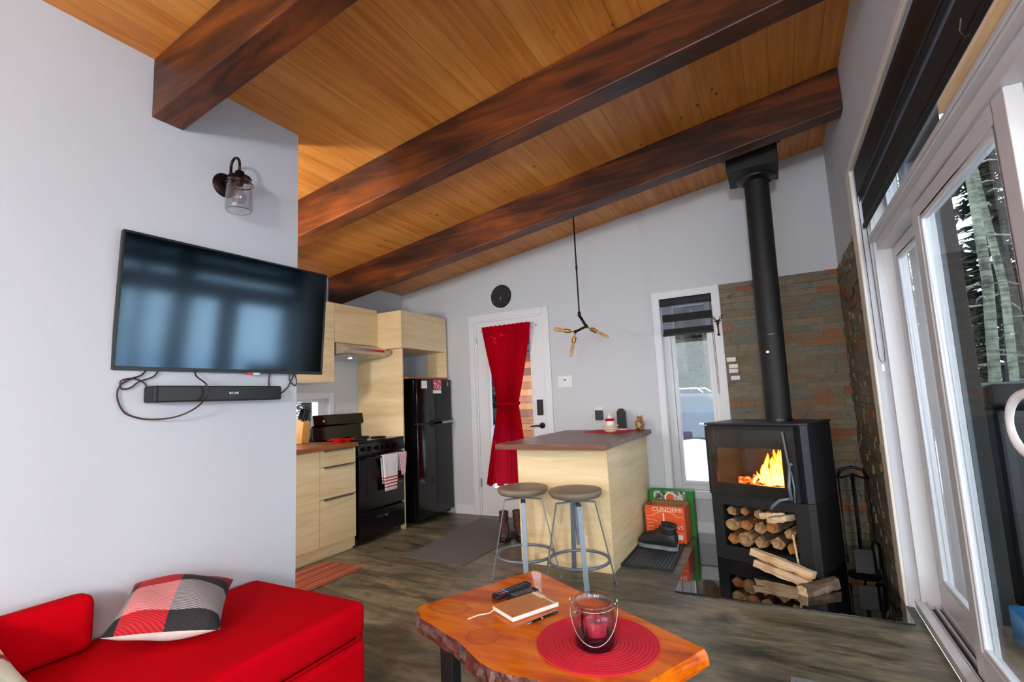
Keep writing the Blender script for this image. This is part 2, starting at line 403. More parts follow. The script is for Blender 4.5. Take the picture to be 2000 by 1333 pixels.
# ---- narrow back window
w = sempty('window_1', 'narrow tall window left of the stone facing')
casing(w, -0.895, -0.438, 0.352, 2.08, 0.066, YB, bottom=True)
b = BM(); XA, XB_, ZA, ZB = -0.90, -0.43, 0.345, 2.09
box(b, XA, XA+.006, YB, 4.80, ZA, ZB); box(b, XB_-.006, XB_, YB, 4.80, ZA, ZB); box(b, XA, XB_, YB, 4.80, ZA, ZA+.008); box(b, XA, XB_, YB, 4.80, ZB-.008, ZB)
for (p, q, r, s_) in ((XA, XA+.07, ZA, ZB), (XB_-.055, XB_, ZA, ZB), (XA+.07, XB_-.055, ZA, ZA+.05), (XA+.07, XB_-.055, ZB-.05, ZB)): box(b, p, q, 4.69, 4.78, r, s_)
fr = obj('window_frame', b, M_vinyl, w, bevel=.002)
b = BM()
for (p, q, r, s_) in ((XA+.07, XA+.10, ZA+.05, ZB-.05), (XB_-.085, XB_-.055, ZA+.05, ZB-.05), (XA+.10, XB_-.085, ZA+.05, ZA+.08), (XA+.10, XB_-.085, ZB-.08, ZB-.05)): box(b, p, q, 4.705, 4.765, r, s_)
obj('window_sash', b, M_vinyl, w, bevel=.003)
b = BM(); box(b, XA+.10, XB_-.085, 4.732, 4.738, ZA+.08, ZB-.08); obj('pane', b, M_pane, w)

# ---- kitchen window
w = sempty('window_2', 'low horizontal window above the kitchen counter')
b = BM(); x0, x1 = XK-.0, XK+.016
for (p, q, r, s_) in ((ya-.06, ya, za-.06, zb+.06), (yb_, yb_+.06, za-.06, zb+.06), (ya, yb_, za-.06, za), (ya, yb_, zb, zb+.06)): box(b, x0, x1, p, q, r, s_)
obj('casing', b, M_white, w, bevel=.003)
b = BM()
for (p, q, r, s_) in ((ya, ya+.05, za, zb), (yb_-.10, yb_, za, zb), (ya+.05, yb_-.10, za, za+.03), (ya+.05, yb_-.10, zb-.03, zb)): box(b, XK-.12, XK-.03, p, q, r, s_)
obj('window_frame', b, M_vinyl, w, bevel=.002)
b = BM(); box(b, XK-.08, XK-.074, ya+.05, yb_-.10, za+.03, zb-.03); obj('pane', b, M_pane, w)

# ---- sliding patio door and transom on the right
w = sempty('door_2', 'white sliding patio door with tall glass panels')
b = BM(); box(b, XW-.016, XW, 3.50, 3.64, 0, 2.535); box(b, XW-.016, XW, YO0, 3.50, 2.50, 2.535)
obj('casing', b, mat('casing_paint', srgb(226,222,210), .5, vary=.01), w, bevel=.004)
b = BM()
box(b, .572, .72, 3.465, 3.50, 0.0, 2.5)               # far jamb
box(b, .572, .72, YO0, YO0+.035, 0.0, 2.5)
box(b, .572, .72, YO0+.035, 3.465, 2.46, 2.5)
obj('jamb', b, M_vinyl, w, bevel=.002)
b = BM()
box(b, .556, .72, YO0+.035, 3.465, 2.035, 2.075); box(b, .585, .72, YO0+.035, 3.465, 1.985, 2.035)
box(b, .548, .556, YO0+.035, 3.465, 2.045, 2.064)
obj('head_mullion', b, M_vinyl, w, bevel=.003)
b = BM(); box(b, .545, .588, YO0+.02, 3.49, 0, .045); box(b, .588, .72, YO0+.02, 3.465, 0, .012); box(b, .622, .634, YO0+.02, 3.465, .012, .035); box(b, .648, .72, YO0+.02, 3.465, .012, .05); box(b,.588,.592,YO0+.02,3.465,.045,.052)
sill = obj('sill_track', b, M_vinyl, w, bevel=.002)
b = BM(); box(b, .592, .622, YO0+.04, 3.46, .012, .016); box(b, .634, .648, YO0+.04, 3.46, .012, .016); obj('track_seal', b, M_blackmatte, sill)
def panel(x0, x1, pa, pb, z0, z1, name='sliding_panel', st=.085, br=.12, tr=.06):
    b = BM(); box(b, x0, x1, pa, pa+st, z0, z1); box(b, x0, x1, pb-st, pb, z0, z1); box(b, x0, x1, pa+st, pb-st, z0, z0+br); box(b, x0, x1, pa+st, pb-st, z1-tr, z1)
    o = obj(name, b, M_vinyl, w, bevel=.003)
    b = BM(); d_ = .022; h = (x1-x0)*.30
    for (p, q, r, s_) in ((pa+st, pa+st+d_, z0+br, z1-tr), (pb-st-d_, pb-st, z0+br, z1-tr), (pa+st+d_, pb-st-d_, z0+br, z0+br+d_), (pa+st+d_, pb-st-d_, z1-tr-d_, z1-tr)): box(b, x0+h*.4, x1-h*.4, p, q, r, s_)
    obj('glazing_bead', b, M_vinyl, o, bevel=.006, seg=2)
    b = BM(); xm = (x0+x1)/2; box(b, xm-.003, xm+.003, pa+st+d_, pb-st-d_, z0+br+d_, z1-tr-d_); obj('pane', b, M_pane, o)
    return o
panel(.655, .69, 2.76, 3.465, .05, 1.985, 'fixed_panel', st=.06)
pa_ = panel(.600, .640, 1.70, 2.72, .045, 1.985, 'sliding_panel', st=.085, br=.12)
panel(.655, .69, .68, 1.745, .05, 1.985, 'fixed_panel')
panel(.655, .69, -.42, .68, .05, 1.985, 'fixed_panel')
panel(.655, .69, YO0+.035, -.42, .05, 1.985, 'fixed_panel')
b = BM(); n = 15; pts = []
for i in range(n):
    a = math.pi*i/(n-1); pts.append((.600-.042*math.sin(a)**.6, 1.768+.100*math.sin(a)**.7, 1.090+.090*math.cos(a)))
tube(b, pts, [.009+.003*abs(math.cos(math.pi*i/(n-1))) for i in range(n)], 12); box(b, .592, .602, 1.74, 1.782, .97, 1.21)
obj('door_handle', b, M_vinyl, pa_, smooth=True)
t = sempty('window_3', 'long transom window above the sliding door')
for (p, q) in ((1.22, 3.465), (-1.465, 1.22)):
    b = BM(); 
    for (a_, c_, r, s_) in ((p, p+.03, 2.075, 2.46), (q-.03, q, 2.075, 2.46), (p+.03, q-.03, 2.075, 2.105), (p+.03, q-.03, 2.43, 2.46)): box(b, .655, .70, a_, c_, r, s_)
    f = obj('window_frame', b, M_vinyl, t, bevel=.003)
    b = BM(); box(b, .675, .681, p+.03, q-.03, 2.105, 2.43); obj('pane', b, M_pane, f)
# unseen rear window, added and enlarged to let in more daylight
w = sempty('window_4', 'added wide window behind the viewer, letting in daylight')
b = BM()
for (p, q, r, s_) in ((-2.2, -2.13, .08, 2.45), (.38, .45, .08, 2.45), (-2.13, .38, .08, .16), (-2.13, .38, 2.38, 2.45), (-.91, -.84, .16, 2.38)): box(b, p, q, YR-.1, YR-.04, r, s_)
obj('window_frame', b, M_vinyl, w)
b = BM(); box(b, -2.13, -.91, YR-.075, YR-.069, .16, 2.38); box(b, -.84, .38, YR-.075, YR-.069, .16, 2.38); obj('pane', b, M_pane, w)

# ================================================================== OUTSIDE
b = BM(); box(b, -30, 40, 4.9, 60, -.6, -.35); box(b, .85, 40, -30, 4.9, -.6, -.35); box(b, -30, .85, -30, -2.9, -.6, -.35); box(b,-30,-4.3,-2.9,4.9,-.6,-.35)
o = obj('snow_ground', b, M_snow); tag(o, 'snow covered ground outside the cabin', 'ground', kind='structure')
b = BM(); box(b, .72, 2.6, -4, 7.5, -.25, -.08); M_deck = wood('deck_boards', srgb(84,70,58), srgb(112,96,80), srgb(134,116,98), 'y', .7)
o = obj('porch_deck', b, M_deck); o['kind'] = 'structure'
def siding_mat():
    t = NT('vertical_board_siding'); s = t.sep(t.co()); u = t.math('FRACT', t.math('DIVIDE', t.math('ADD', s[0], s[1]), 0.11))
    g = t.math('LESS_THAN', u, 0.9); c = t.mix(g, srgb(66,74,80), srgb(122,132,136)); t.color(c); t.rough(.6); t.bump(g, .5, .01); return t.m
M_siding = siding_mat()
b = BM(); vs = box(b, .70, .79, 3.78, 7.2, -.08, 3)
for v in vs[4:]: v.co.z = zc(v.co.x) - .002
o = obj('wall_porch', b, M_siding); o['kind'] = 'structure'
t = thing('porch_post', 'dark wide wooden post with a grey metal strip on the porch outside the sliding door', 'post', (.885, 3.69, -.08))
b = BM(); vs = box(b, -.095, .107, -.07, .07, 0, 0)
for v in vs[4:]: v.co.z = zc(v.co.x+.885) + .076
obj('timber', b, mat('dark_post_stain', srgb(30,24,21), .7, vary=.2), t, bevel=.005)
M_gz = mat('grey_zinc', srgb(88,98,106), .5)
b = BM(); box(b, .02, .042, -.076, -.0702, 0, 2.6); obj('metal_strip', b, M_gz, t)
b = BM(); box(b, -.09, .02, -.076, -.0702, 1.88, 2.6); obj('cover_board', b, M_gz, t)
b = BM(); box(b, 1.76, 1.82, YR-.2, 4.86, 3.12, 3.40); box(b, 1.70, 1.92, YR-.2, 4.86, 3.12, 3.15)
o = obj('roof_gutter', b, mat('blue_grey_metal', srgb(110,140,170), .3, .4)); tag(o, 'blue grey metal gutter along the porch roof edge', 'gutter')
# hot tub
t = thing('hot_tub', 'dark square hot tub with black cover on the porch outside the glass door', 'hot tub', (1.76, 4.50, -.08))
M_tub = wood('tub_cabinet', srgb(8,9,11), srgb(12,13,16), srgb(17,19,23), 'z', .5, 20); M_tubcov = mat('tub_cover', srgb(8,10,13), .5, spec=.3)
b = BM(); box(b, -.66, .66, -.62, .62, 0, 1.12); obj('cabinet', b, M_tub, t, bevel=.03, seg=3)
b = BM(); box(b, -.69, .69, -.65, .65, 1.125, 1.265); obj('cover', b, M_tubcov, t, bevel=.03, seg=3)
# trees
M_birch = None
def bark(name, a, c, d_):
    t = NT(name); n = t.noise(t.co((1,1,.35)), 7, 4, .6, .4); n2 = t.noise(t.co((.5,.5,3)), 9, 3)
    f = t.math('ADD', t.math('MULTIPLY', n, .5), t.math('MULTIPLY', n2, .5)); t.color(t.ramp(f, [(.36, a), (.5, c), (.62, d_)])); t.rough(.85); t.bump(f, .4, .02); return t.m
M_bark = bark('spruce_bark', srgb(34,31,28), srgb(62,58,52), srgb(92,88,80))
M_birch = bark('birch_bark', srgb(44,44,38), srgb(104,108,92), srgb(134,138,120))
M_leaf = mat('conifer_needles', srgb(30,46,34), .8, vary=.35, scale=4)
M_leaf2 = mat('conifer_needles_light', srgb(48,66,46), .8, vary=.3, scale=4)
def make_trunk(b, r0, hgt, rnd, lean=.02):
    pts = []; rr = []; x = y = 0; n = 9
    for i in range(n):
        pts.append((x, y, hgt*i/(n-1))); rr.append(r0*(1-.75*i/(n-1))); x += rnd.uniform(-lean, lean)*hgt/n*4; y += rnd.uniform(-lean, lean)*hgt/n*4
    tube(b, pts, rr, 10)
    return pts
def tree(x, y, r0, hgt, kind, label, group, seed, crown0=.35, spread=1.5, z=-.38, dens=1.0):
    rnd = random.Random(seed); t = thing('birch_tree' if kind == 'birch' else 'spruce_tree', label, 'tree', (x, y, z), 0, group)
    b = BM(); pts = make_trunk(b, r0, hgt, rnd); 
    # dead side twigs
    for k in range(int(26)):
        zz = hgt*rnd.uniform(.1, .8); a = rnd.uniform(0, 6.28); L = rnd.uniform(.3, .9)*spread*.6; i = min(8, int(zz/hgt*8)); bx_, by_ = pts[i][0], pts[i][1]
        tube(b, [(bx_, by_, zz), (bx_+math.cos(a)*L*.6, by_+math.sin(a)*L*.6, zz-.05*L), (bx_+math.cos(a)*L, by_+math.sin(a)*L, zz-.25*L)], [.014, .01, .004], 4)
    obj('trunk', b, M_birch if kind == 'birch' else M_bark, t, smooth=True)
    b = BM(); nb = int((230 if kind != 'birch' else 60)*dens)
    for k in range(nb):
        f = rnd.random(); zz = hgt*(crown0 + (1-crown0)*f); L = spread*(1.05-f)*rnd.uniform(.6, 1.0); a = rnd.uniform(0, 6.28); i = min(8, int(zz/hgt*8)); bx_, by_ = pts[i][0], pts[i][1]
        dx, dy = math.cos(a), math.sin(a)
        m = 9
        for j in range(m):   # sprays of needles along the bough
            s = (j+.6)/m; cx, cy, cz = bx_+dx*L*s, by_+dy*L*s, zz-.32*L*s*s
            for side in (-1, 1):
                w_ = .34*L*(1-s*.6)*rnd.uniform(.6, 1.2); ex, ey = cx-dy*side*w_+dx*.12*L, cy+dx*side*w_+dy*.12*L
                q = [b.verts.new((cx-dx*.05*L, cy-dy*.05*L, cz)), b.verts.new((cx+dx*.07*L, cy+dy*.07*L, cz-.01)), b.verts.new((ex, ey, cz-rnd.uniform(.08, .3)*w_-.02))]
                b.faces.new(q)
    me = bpy.data.meshes.new('foliage'); b.to_mesh(me); b.free(); me.materials.append(M_leaf if seed % 3 else M_leaf2)
    o = bpy.data.objects.new('foliage', me); COL.objects.link(o); o.parent = t
    return t
G1 = 'forest trees beyond the porch'; G2 = 'forest trees behind the parked car'
tree(2.25, 7.75, .065, 11, 'birch', 'pale birch trunk seen upright through the sliding door glass', None, 11, .6, 1.2)
tree(2.72, 8.7, .055, 11, 'birch', 'thinner pale birch beyond the sliding door, right of the thicker birch', None, 12, .65, 1.1)
L1 = 'spruce tree with dark green boughs in the forest beyond the porch'
rnd = random.Random(5)
pos = [(3.6,11.5),(5.2,10.2),(6.4,12.8),(4.4,14.5),(7.6,9.8),(8.2,14.2),(6.0,17),(9.6,12),(10.8,16),(4.9,6.9),(5.6,4.2),(6.4,2.9),(6.6,1.2),(8.6,3.8),(7.8,-.6),(6.4,-2.4),(9.6,.9),(11.5,5.5),(12,10),(11,-2)]
for i, (x, y) in enumerate(pos):
    open_ = .25 < y/x < 1.5   # the clearing: bare lower trunks
    tree(x, y, (.15 if open_ else .10)+.07*rnd.random(), rnd.uniform(9, 13), 'spruce', L1, G1, 20+i, .5 if open_ else rnd.choice((.08,.2,.35)), rnd.uniform(1.1, 1.6))
L2 = 'tall spruce trunk with bare lower twigs in the forest behind the parked car'
pos = [(-2.1,13.2),(-1.5,14.6),(-2.9,15.0),(-2.45,16.6),(-1.0,15.2),(-3.6,13.8),(-2.0,18),(-4.6,16),(-5.8,13.5),(-7.2,15.5),(-6.3,18.5),(-8.4,13),(-3.2,19.5),(-1.4,21),(-4.4,20.5),(.4,14),(-9.5,17),(-2.6,22)]
for i, (x, y) in enumerate(pos): tree(x, y, .10+.08*rnd.random(), rnd.uniform(9, 13), 'spruce', L2, G2, 50+i, .38 if i % 3 else .15, rnd.uniform(.9, 1.3), dens=.8)
L3 = 'spruce tree beyond the small kitchen window'
for i, (x, y) in enumerate([(-9.5,4.2),(-11,6.5),(-8.8,7.2),(-12,2.5),(-10.5,9)]): tree(x, y, .12, 8, 'spruce', L3, 'trees beyond the kitchen window', 90+i, .03, 1.6)
b = BM(); box(b, .905, 1.0, 3.2, 3.42, -.08, .10); o = obj('blue_crate', b, mat('blue_plastic_crate', srgb(34,104,150), .4, vary=.3), bevel=.01); tag(o, 'small blue plastic crate on the porch deck beside the dark post', 'crate')
for i, (x, y) in enumerate([(8.8,18.5),(12.5,19),(13.5,16),(7.2,21),(4.2,19),(2.4,16.5),(2.2,21),(10.2,22)]): tree(x, y, .16, rnd.uniform(10, 14), 'spruce', L1, G1, 120+i, .04, 1.8)
def forest_mass(name, label, pts, hgt, seed, n=9000):
    rnd = random.Random(seed); b = BM()
    for k in range(n):
        i = rnd.randrange(len(pts)-1); f = rnd.random(); p = Vector(pts[i]).lerp(Vector(pts[i+1]), f); x, y = p[0]+rnd.uniform(-1.2,1.2), p[1]+rnd.uniform(-1.2,1.2)
        hh = hgt*(.72+.28*math.sin(x*1.9+y*1.3)*math.cos(y*2.3)); z = -.4+hh*rnd.random()**1.1; a = rnd.uniform(0, 6.28); r = rnd.uniform(.25,.6)
        q = [b.verts.new((x+r*math.cos(a+j*2.1), y+r*math.sin(a+j*2.1), z+rnd.uniform(-.25,.25))) for j in range(3)]; b.faces.new(q)
    me = bpy.data.meshes.new(name); b.to_mesh(me); b.free(); me.materials.append(M_leaf); o = bpy.data.objects.new(name, me); COL.objects.link(o); tag(o, label, 'forest', kind='stuff')
forest_mass('distant_forest', 'dense dark undergrowth and distant forest beyond the porch', [(2.4,24,0),(9,25,0),(15,20,0)], 7.5, 3, 6000)
forest_mass('distant_forest', 'dense dark distant forest behind the parked car', [(-18,18,0),(-9,24,0),(-1.2,24.5,0)], 7.5, 4, 15000)
# woodshed wall of cedar boards outside the door
t = thing('woodshed', 'small shed faced with horizontal orange cedar boards outside the back door', 'shed', (-3.45, 7.1, -.38))
def cedar():
    t_ = NT('cedar_boards'); s = t_.sep(t_.co()); u = t_.math('DIVIDE', s[2], .11); wn_ = t_.new('ShaderNodeTexWhiteNoise', noise_dimensions='1D'); t_.l.new(t_.math('FLOOR', u), wn_.inputs['W'])
    c = t_.ramp(wn_.outputs[0], [(0, srgb(96,50,22)), (.5, srgb(140,80,38)), (1, srgb(172,112,62))]); g = t_.math('LESS_THAN', t_.math('FRACT', u), .93)
    t_.color(t_.mix(g, srgb(60,34,18), c)); t_.rough(.6); t_.bump(g, .5, .01); return t_.m
b = BM(); box(b, -.33, .32, 0, 1.0, 0, 2.35); obj('wall', b, cedar(), t)
b = BM(); box(b, -.45, .45, -.2, 1.2, 2.35, 2.45); obj('roof', b, M_blackmatte, t)
b = BM(); box(b, -.25, .25, -.25, .25, 0, .92)
o = obj('storage_box', b, M_paper, loc=(-3.75, 6.6, -.36), bevel=.02); tag(o, 'white box standing in the snow outside the back door', 'box')
b = BM()
for k in range(26): ball(b, (rnd.uniform(-.16,.16), rnd.uniform(-.1,.1), .1+rnd.uniform(-.06,.12)), rnd.uniform(.04,.07), seg=8)
o = obj('blue_bag', b, mat('blue_plastic', srgb(60,120,190), .4, vary=.3), loc=(-3.75, 6.6, .575), smooth=True); tag(o, 'crumpled blue bag lying on the white box outside the door', 'bag')
# parked car outside the narrow window
t = thing('parked_car', 'dark blue-grey car parked in the snow seen through the narrow window', 'car', (-1.7, 10.2, -.35))
M_car = mat('car_paint', srgb(30,42,58), .5, .0, vary=.05)
b = BM(); prof = [(-2.2,.35),(2.25,.35),(2.28,.8),(2.1,.98),(1.15,1.08),(.55,1.52),(-1.6,1.56),(-2.1,1.1),(-2.25,.9)]
prism(b, prof, -.85, .85, Matrix.Rotation(R_(90), 4, 'X')); obj('body', b, M_car, t, bevel=.06, seg=3)
b = BM()
for q in ([(-1.85,1.1),(-.75,1.1),(-.75,1.46),(-1.5,1.46)], [(-.68,1.1),(.2,1.1),(.2,1.46),(-.68,1.46)], [(.27,1.1),(1.0,1.1),(.5,1.46),(.27,1.46)]): prism(b, q, -.858, .858, Matrix.Rotation(R_(90), 4, 'X'))
obj('side_window', b, mat('car_glass', srgb(40,60,78), .25, vary=.2), t)
for sx in (-1.4, 1.4):
    for sy in (-.78, .78):
        b = BM(); cyl(b, (sx, sy-.1, .34), (sx, sy+.1, .34), .34, 28); wh = obj('wheel', b, M_blackmatte, t, bevel=.03)
        b = BM(); cyl(b, (sx, sy-.105, .34), (sx, sy+.105, .34), .2, 16); obj('rim', b, M_chrome, wh)
for sy in (-.62, .62):
    b = BM(); tube(b, [(-1.5, sy, 1.57), (-1.45, sy, 1.64), (.4, sy, 1.62), (.5, sy, 1.54)], .018, 8); obj('roof_rail', b, M_chrome, t)
for q in (-.5, .42):
    b = BM(); box(b, q, q+.22, -.872, -.85, .98, 1.01); obj('door_handle', b, M_chrome, t)
b = BM(); rnd = random.Random(9); NX, NY = 40, 8; g = [[b.verts.new((-7+i*.25, 8.0+j*.19, -.42 + .82*math.sin(math.pi*min(1,(j+.6)/7.5))**.8 + rnd.uniform(-.015,.015)+.04*math.sin(i*.9))) for j in range(NY)] for i in range(NX)]
for i in range(NX-1):
    for j in range(NY-1): b.faces.new((g[i][j], g[i+1][j], g[i+1][j+1], g[i][j+1]))
o = obj('snow_bank', b, M_snow, smooth=True); tag(o, 'white snow bank in front of the parked car', 'snow bank', kind='structure')

# ================================================================== KITCHEN
XF = -3.343
t = thing('base_cabinet', 'light oak base cabinet with a door and drawers under the wooden counter', 'cabinet', (XF, 2.2, 0))
# local frame: x towards the room, y along the run (0 = y 2.2)
b = BM(); box(b, -.61, -.02, -.3, 1.05, .02, .868); obj('body', b, M_cab, t)
b = BM(); box(b, -.05, -.035, -.3, 1.04, 0, .10); obj('plinth', b, M_cab, t)
def front(parent, name, a, c, r, s, handle=None, x0=-.019, mm=None):
    bb = BM(); box(bb, x0, x0+.019, a, c, r, s); o = obj(name, bb, mm or M_cab, parent, bevel=.0015)
    if handle:
        h0, h1 = handle; bb = BM(); box(bb, x0-.002, x0+.026, h0, h1, s-.0005, s+.0025); box(bb, x0+.022, x0+.026, h0, h1, s-.012, s+.0025); obj('handle', bb, M_chrome, o)
    return o
front(t, 'door', -.29, .657, .105, .862)
front(t, 'drawer', .662, 1.045, .735, .862, (.70, 1.02))
front(t, 'drawer', .662, 1.045, .478, .728, (.70, 1.02))
front(t, 'drawer', .662, 1.045, .105, .470, (.70, 1.02))
b = BM(); box(b, XK+.002, XF+.02, 1.9, 3.262, .87, .905); o = obj('kitchen_counter', b, M_butch, bevel=.004); tag(o, 'orange brown butcher block counter left of the black range', 'counter')
b = BM(); box(b, XK+.002, XK+.022, 1.9, 3.262, .905, .935); 
# range
t = thing('kitchen_range', 'black freestanding electric range with towels on its oven door', 'stove', (XF, 3.27, 0))
Wd = .622
b = BM(); box(b, -.60, -.035, 0, Wd, .05, .885); obj('body', b, M_blackgloss, t, bevel=.004)
b = BM(); box(b, -.61, -.0, -.003, Wd+.003, .885, .905); ct = obj('cooktop', b, M_blackgloss, t, bevel=.006)
for (x, y, r) in ((-.17,.16,.09),(-.17,.44,.07),(-.42,.16,.07),(-.42,.44,.09)):
    b = BM()
    for k in range(4): 
        rr = r*(1-.22*k); tube(b, [(x+rr*math.cos(a*math.pi/10), y+rr*math.sin(a*math.pi/10), .912) for a in range(20)], .005, 6, closed=True)
    obj('burner', b, M_blackmatte, ct)
b = BM(); Mx = Matrix.Rotation(R_(90), 4, 'X')
prism(b, [(-.035,.775),(.012,.785),(-.008,.885),(-.035,.885)], -Wd, 0, Mx); cp = obj('control_panel', b, M_blackgloss, t, bevel=.003)
for k, y in enumerate((.07, .14, .24, .32, .40, .48)):
    b = BM(); c0 = Vector((.004, y, .832)); dr = Vector((.98, 0, .2)).normalized(); tube(b, [c0, c0+dr*.012, c0+dr*.014, c0+dr*.03], [.020, .020, .015, .013], 16); obj('knob', b, M_blackgloss, cp, smooth=True)
b = BM(); box(b, -.035, .004, .012, Wd-.012, .285, .765); dr = obj('oven_door', b, M_blackgloss, t, bevel=.006)
b = BM(); box(b, .0035, .006, .10, Wd-.10, .40, .66); obj('oven_window', b, M_blackgloss, dr)
b = BM(); cyl(b, (.040, .04, .745), (.040, Wd-.04, .745), .011, 12); 
for y in (.06, Wd-.06): cyl(b, (.0, y, .745), (.040, y, .745), .008, 10)
obj('door_handle', b, M_blackgloss, dr, smooth=True)
b = BM(); box(b, -.035, .004, .012, Wd-.012, .055, .27); dw = obj('storage_drawer', b, M_blackgloss, t, bevel=.006)
b = BM(); box(b, .004, .012, .22, .38, .195, .215); obj('drawer_pull', b, M_black, dw, bevel=.003)
b = BM(); ball(b, (.012, .34, .20), .008, seg=10); obj('badge', b, M_chrome, dw, smooth=True)
b = BM(); prism(b, [(-.60,.905),(-.575,.905),(-.585,1.04),(-.545,1.05),(-.565,1.15),(-.60,1.15)], -(Wd+.002), .01, Mx); bgd = obj('backguard', b, M_blackgloss, t, bevel=.006)
b = BM(); lathe(b, [(0,0),(.014,0),(.012,.006),(0,.008)], (0,0,0), 12, Matrix.Translation((-.552,.10,1.09)) @ Matrix.Rotation(R_(80),4,'Y')); obj('indicator_knob', b, M_chrome, bgd)
for y in (.03, Wd-.03):
    b = BM(); cyl(b, (-.06, y, 0), (-.06, y, .05), .016, 10); obj('leg', b, M_black, t)
# towels on the oven handle
def towel_mat(name, bands, base, line, scale=None):
    t_ = NT(name); s = t_.sep(t_.co()); z = s[2]; c = base
    acc = None
    for a, e in bands:
        f = t_.math('MULTIPLY', t_.math('GREATER_THAN', z, a), t_.math('LESS_THAN', z, e)); acc = f if acc is None else t_.math('ADD', acc, f)
    if scale: acc = t_.math('LESS_THAN', t_.math('FRACT', t_.math('MULTIPLY', z, scale)), .38)
    t_.color(t_.mix(acc, base, line)); t_.rough(.9); t_.bump(t_.noise(t_.co(), 250, 2), .2, .002); return t_.m
def towel(name, y0, y1, zt, drop, m, label):
    b = BM(); n, mm = 10, 12; rnd = random.Random(int(y0*100)); cols = []
    for i in range(n+1):
        y = y0+(y1-y0)*i/n; col = []
        wv = .004*math.sin(i*1.3)
        path = [(.024, -drop*.8)]+[(.026-wv, -drop*.8*(1-k/4)) for k in range(1, 4)]+[(.026, 0), (.034, .014), (.046, .014), (.054, 0)]+[(.056+wv*(k/6), -drop*k/6) for k in range(1, 7)]
        for (x, z) in path: col.append(b.verts.new((x, y+(.006*z/drop)*(i-n/2), z)))
        cols.append(col)
    for i in range(n):
        for j in range(len(cols[0])-1): b.faces.new((cols[i][j], cols[i+1][j], cols[i+1][j+1], cols[i][j+1]))
    o = obj(name, b, m, loc=(XF, 0, zt), smooth='all'); s_ = o.modifiers.new('solid', 'SOLIDIFY'); s_.thickness = .004
    tag(o, label, 'towel'); return o
RD = srgb(196,22,40); WT = srgb(228,224,224)
towel('dish_towel', 3.525, 3.745, .745, .32, towel_mat('red_band_towel', [(-.29,-.278),(-.262,-.25),(-.234,-.222),(-.206,-.194)], WT, RD), 'white dish towel with broad red bands hanging on the oven handle')
towel('dish_towel', 3.755, 3.865, .745, .205, towel_mat('fine_stripe_towel', [], WT, srgb(200,70,90), 85), 'pink and white fine striped dish towel at the right of the oven handle')
# tall side panel, upper cabinets, hood
b = BM(); box(b, XK+.002, XF-.012, 3.896, 3.914, 0, 1.79); o = obj('tall_panel', b, M_cabx, bevel=.001); tag(o, 'tall light oak panel standing between range and refrigerator', 'panel')
t = thing('wall_cabinet', 'light oak wall cabinet partly behind the television', 'cabinet', (-3.62, 2.6, 1.455), 0)
b = BM(); box(b, -.35, -.02, -.3, .662, 0, .75); obj('body', b, M_cab, t)
front(t, 'door', -.3, .18, 0.0, .75); front(t, 'door', .184, .660, 0.0, .75)
t = thing('hood_cabinet', 'short light oak wall cabinet above the range hood', 'cabinet', (-3.62, 3.264, 1.83))
b = BM(); box(b, -.35, -.02, 0, .56, 0, .375); obj('body', b, M_cab, t); front(t, 'door', .002, .56, 0, .375)
t = thing('fridge_cabinet', 'deep light oak cabinet above the refrigerator with an open niche', 'cabinet', (-3.30, 3.828, 0))
b = BM(); box(b, -.67, -.02, 0, .77, 1.79, 2.175); obj('body', b, M_cabx, t); front(t, 'door', .0, .77, 1.79, 2.175)
b = BM(); box(b, -.262, .0, .752, .77, 1.50, 1.789); obj('side_panel', b, M_cabx, t)
b = BM(); box(b, -.64, .004, .090, .77, 1.478, 1.497); obj('shelf', b, M_butch, t)
t = thing('range_hood', 'slim stainless range hood under the hood cabinet with a red label', 'hood', (XK, 3.27, 1.69))
b = BM(); prism(b, [(0,.0),(.46,.035),(.50,.055),(.50,.085),(.35,.138),(0,.138)], -.595, 0, Mx); obj('body', b, M_chrome, t, bevel=.003)
b = BM(); lathe(b, [(0,-.003),(.024,-.003),(.024,.004),(0,.004)], (.22,.30,.014), 20); obj('added_hood_lamp', b, emit('added_hood_glow', (1.0,.88,.70,1), 70.0), t)  # lit disc added under the hood to brighten the wall behind the range
b = BM(); Mh = Matrix.Rotation(math.atan2(.035,.46)*-1, 4, 'Y'); box(b, .05, .42, .04, .55, -.006, .0005, Mh); obj('filter', b, M_chrome, t)
b = BM(); box(b, .499, .5015, .36, .50, .058, .082); obj('red_label', b, M_red_plastic, t)
# refrigerator
t = thing('refrigerator', 'black top-freezer refrigerator against the back wall', 'refrigerator', (-3.254, 4.012, 0))
b = BM(); box(b, -.66, -.055, 0, .598, .03, 1.468); obj('body', b, M_blackgloss, t, bevel=.006)
def fdoor(name, z0, z1):
    b = BM(); n = 12; pr_ = [(-.05, .0)]
    for k in range(n+1): 
        y = .6*k/n; pr_.append((-.012+.012*math.sin(math.pi*k/n)**.5, y))
    pr_.append((-.05, .6)); prism(b, pr_, z0, z1); return obj(name, b, M_blackgloss, t, bevel=.004, smooth=True)
d1 = fdoor('freezer_door', 1.015, 1.472); d2 = fdoor('fridge_door', .07, 1.002)
for dd, z0, z1 in ((d1, 1.02, 1.044), (d2, .972, .996)):
    b = BM(); tube(b, [(-.002, .20, (z0+z1)/2), (.022, .24, (z0+z1)/2), (.022, .54, (z0+z1)/2), (.0, .585, (z0+z1)/2)], .011, 10); obj('handle', b, M_black, dd, smooth=True)
b = BM(); box(b, .0, .010, .40, .59, .997, 1.018); obj('hinge_strip', b, M_chrome, t)
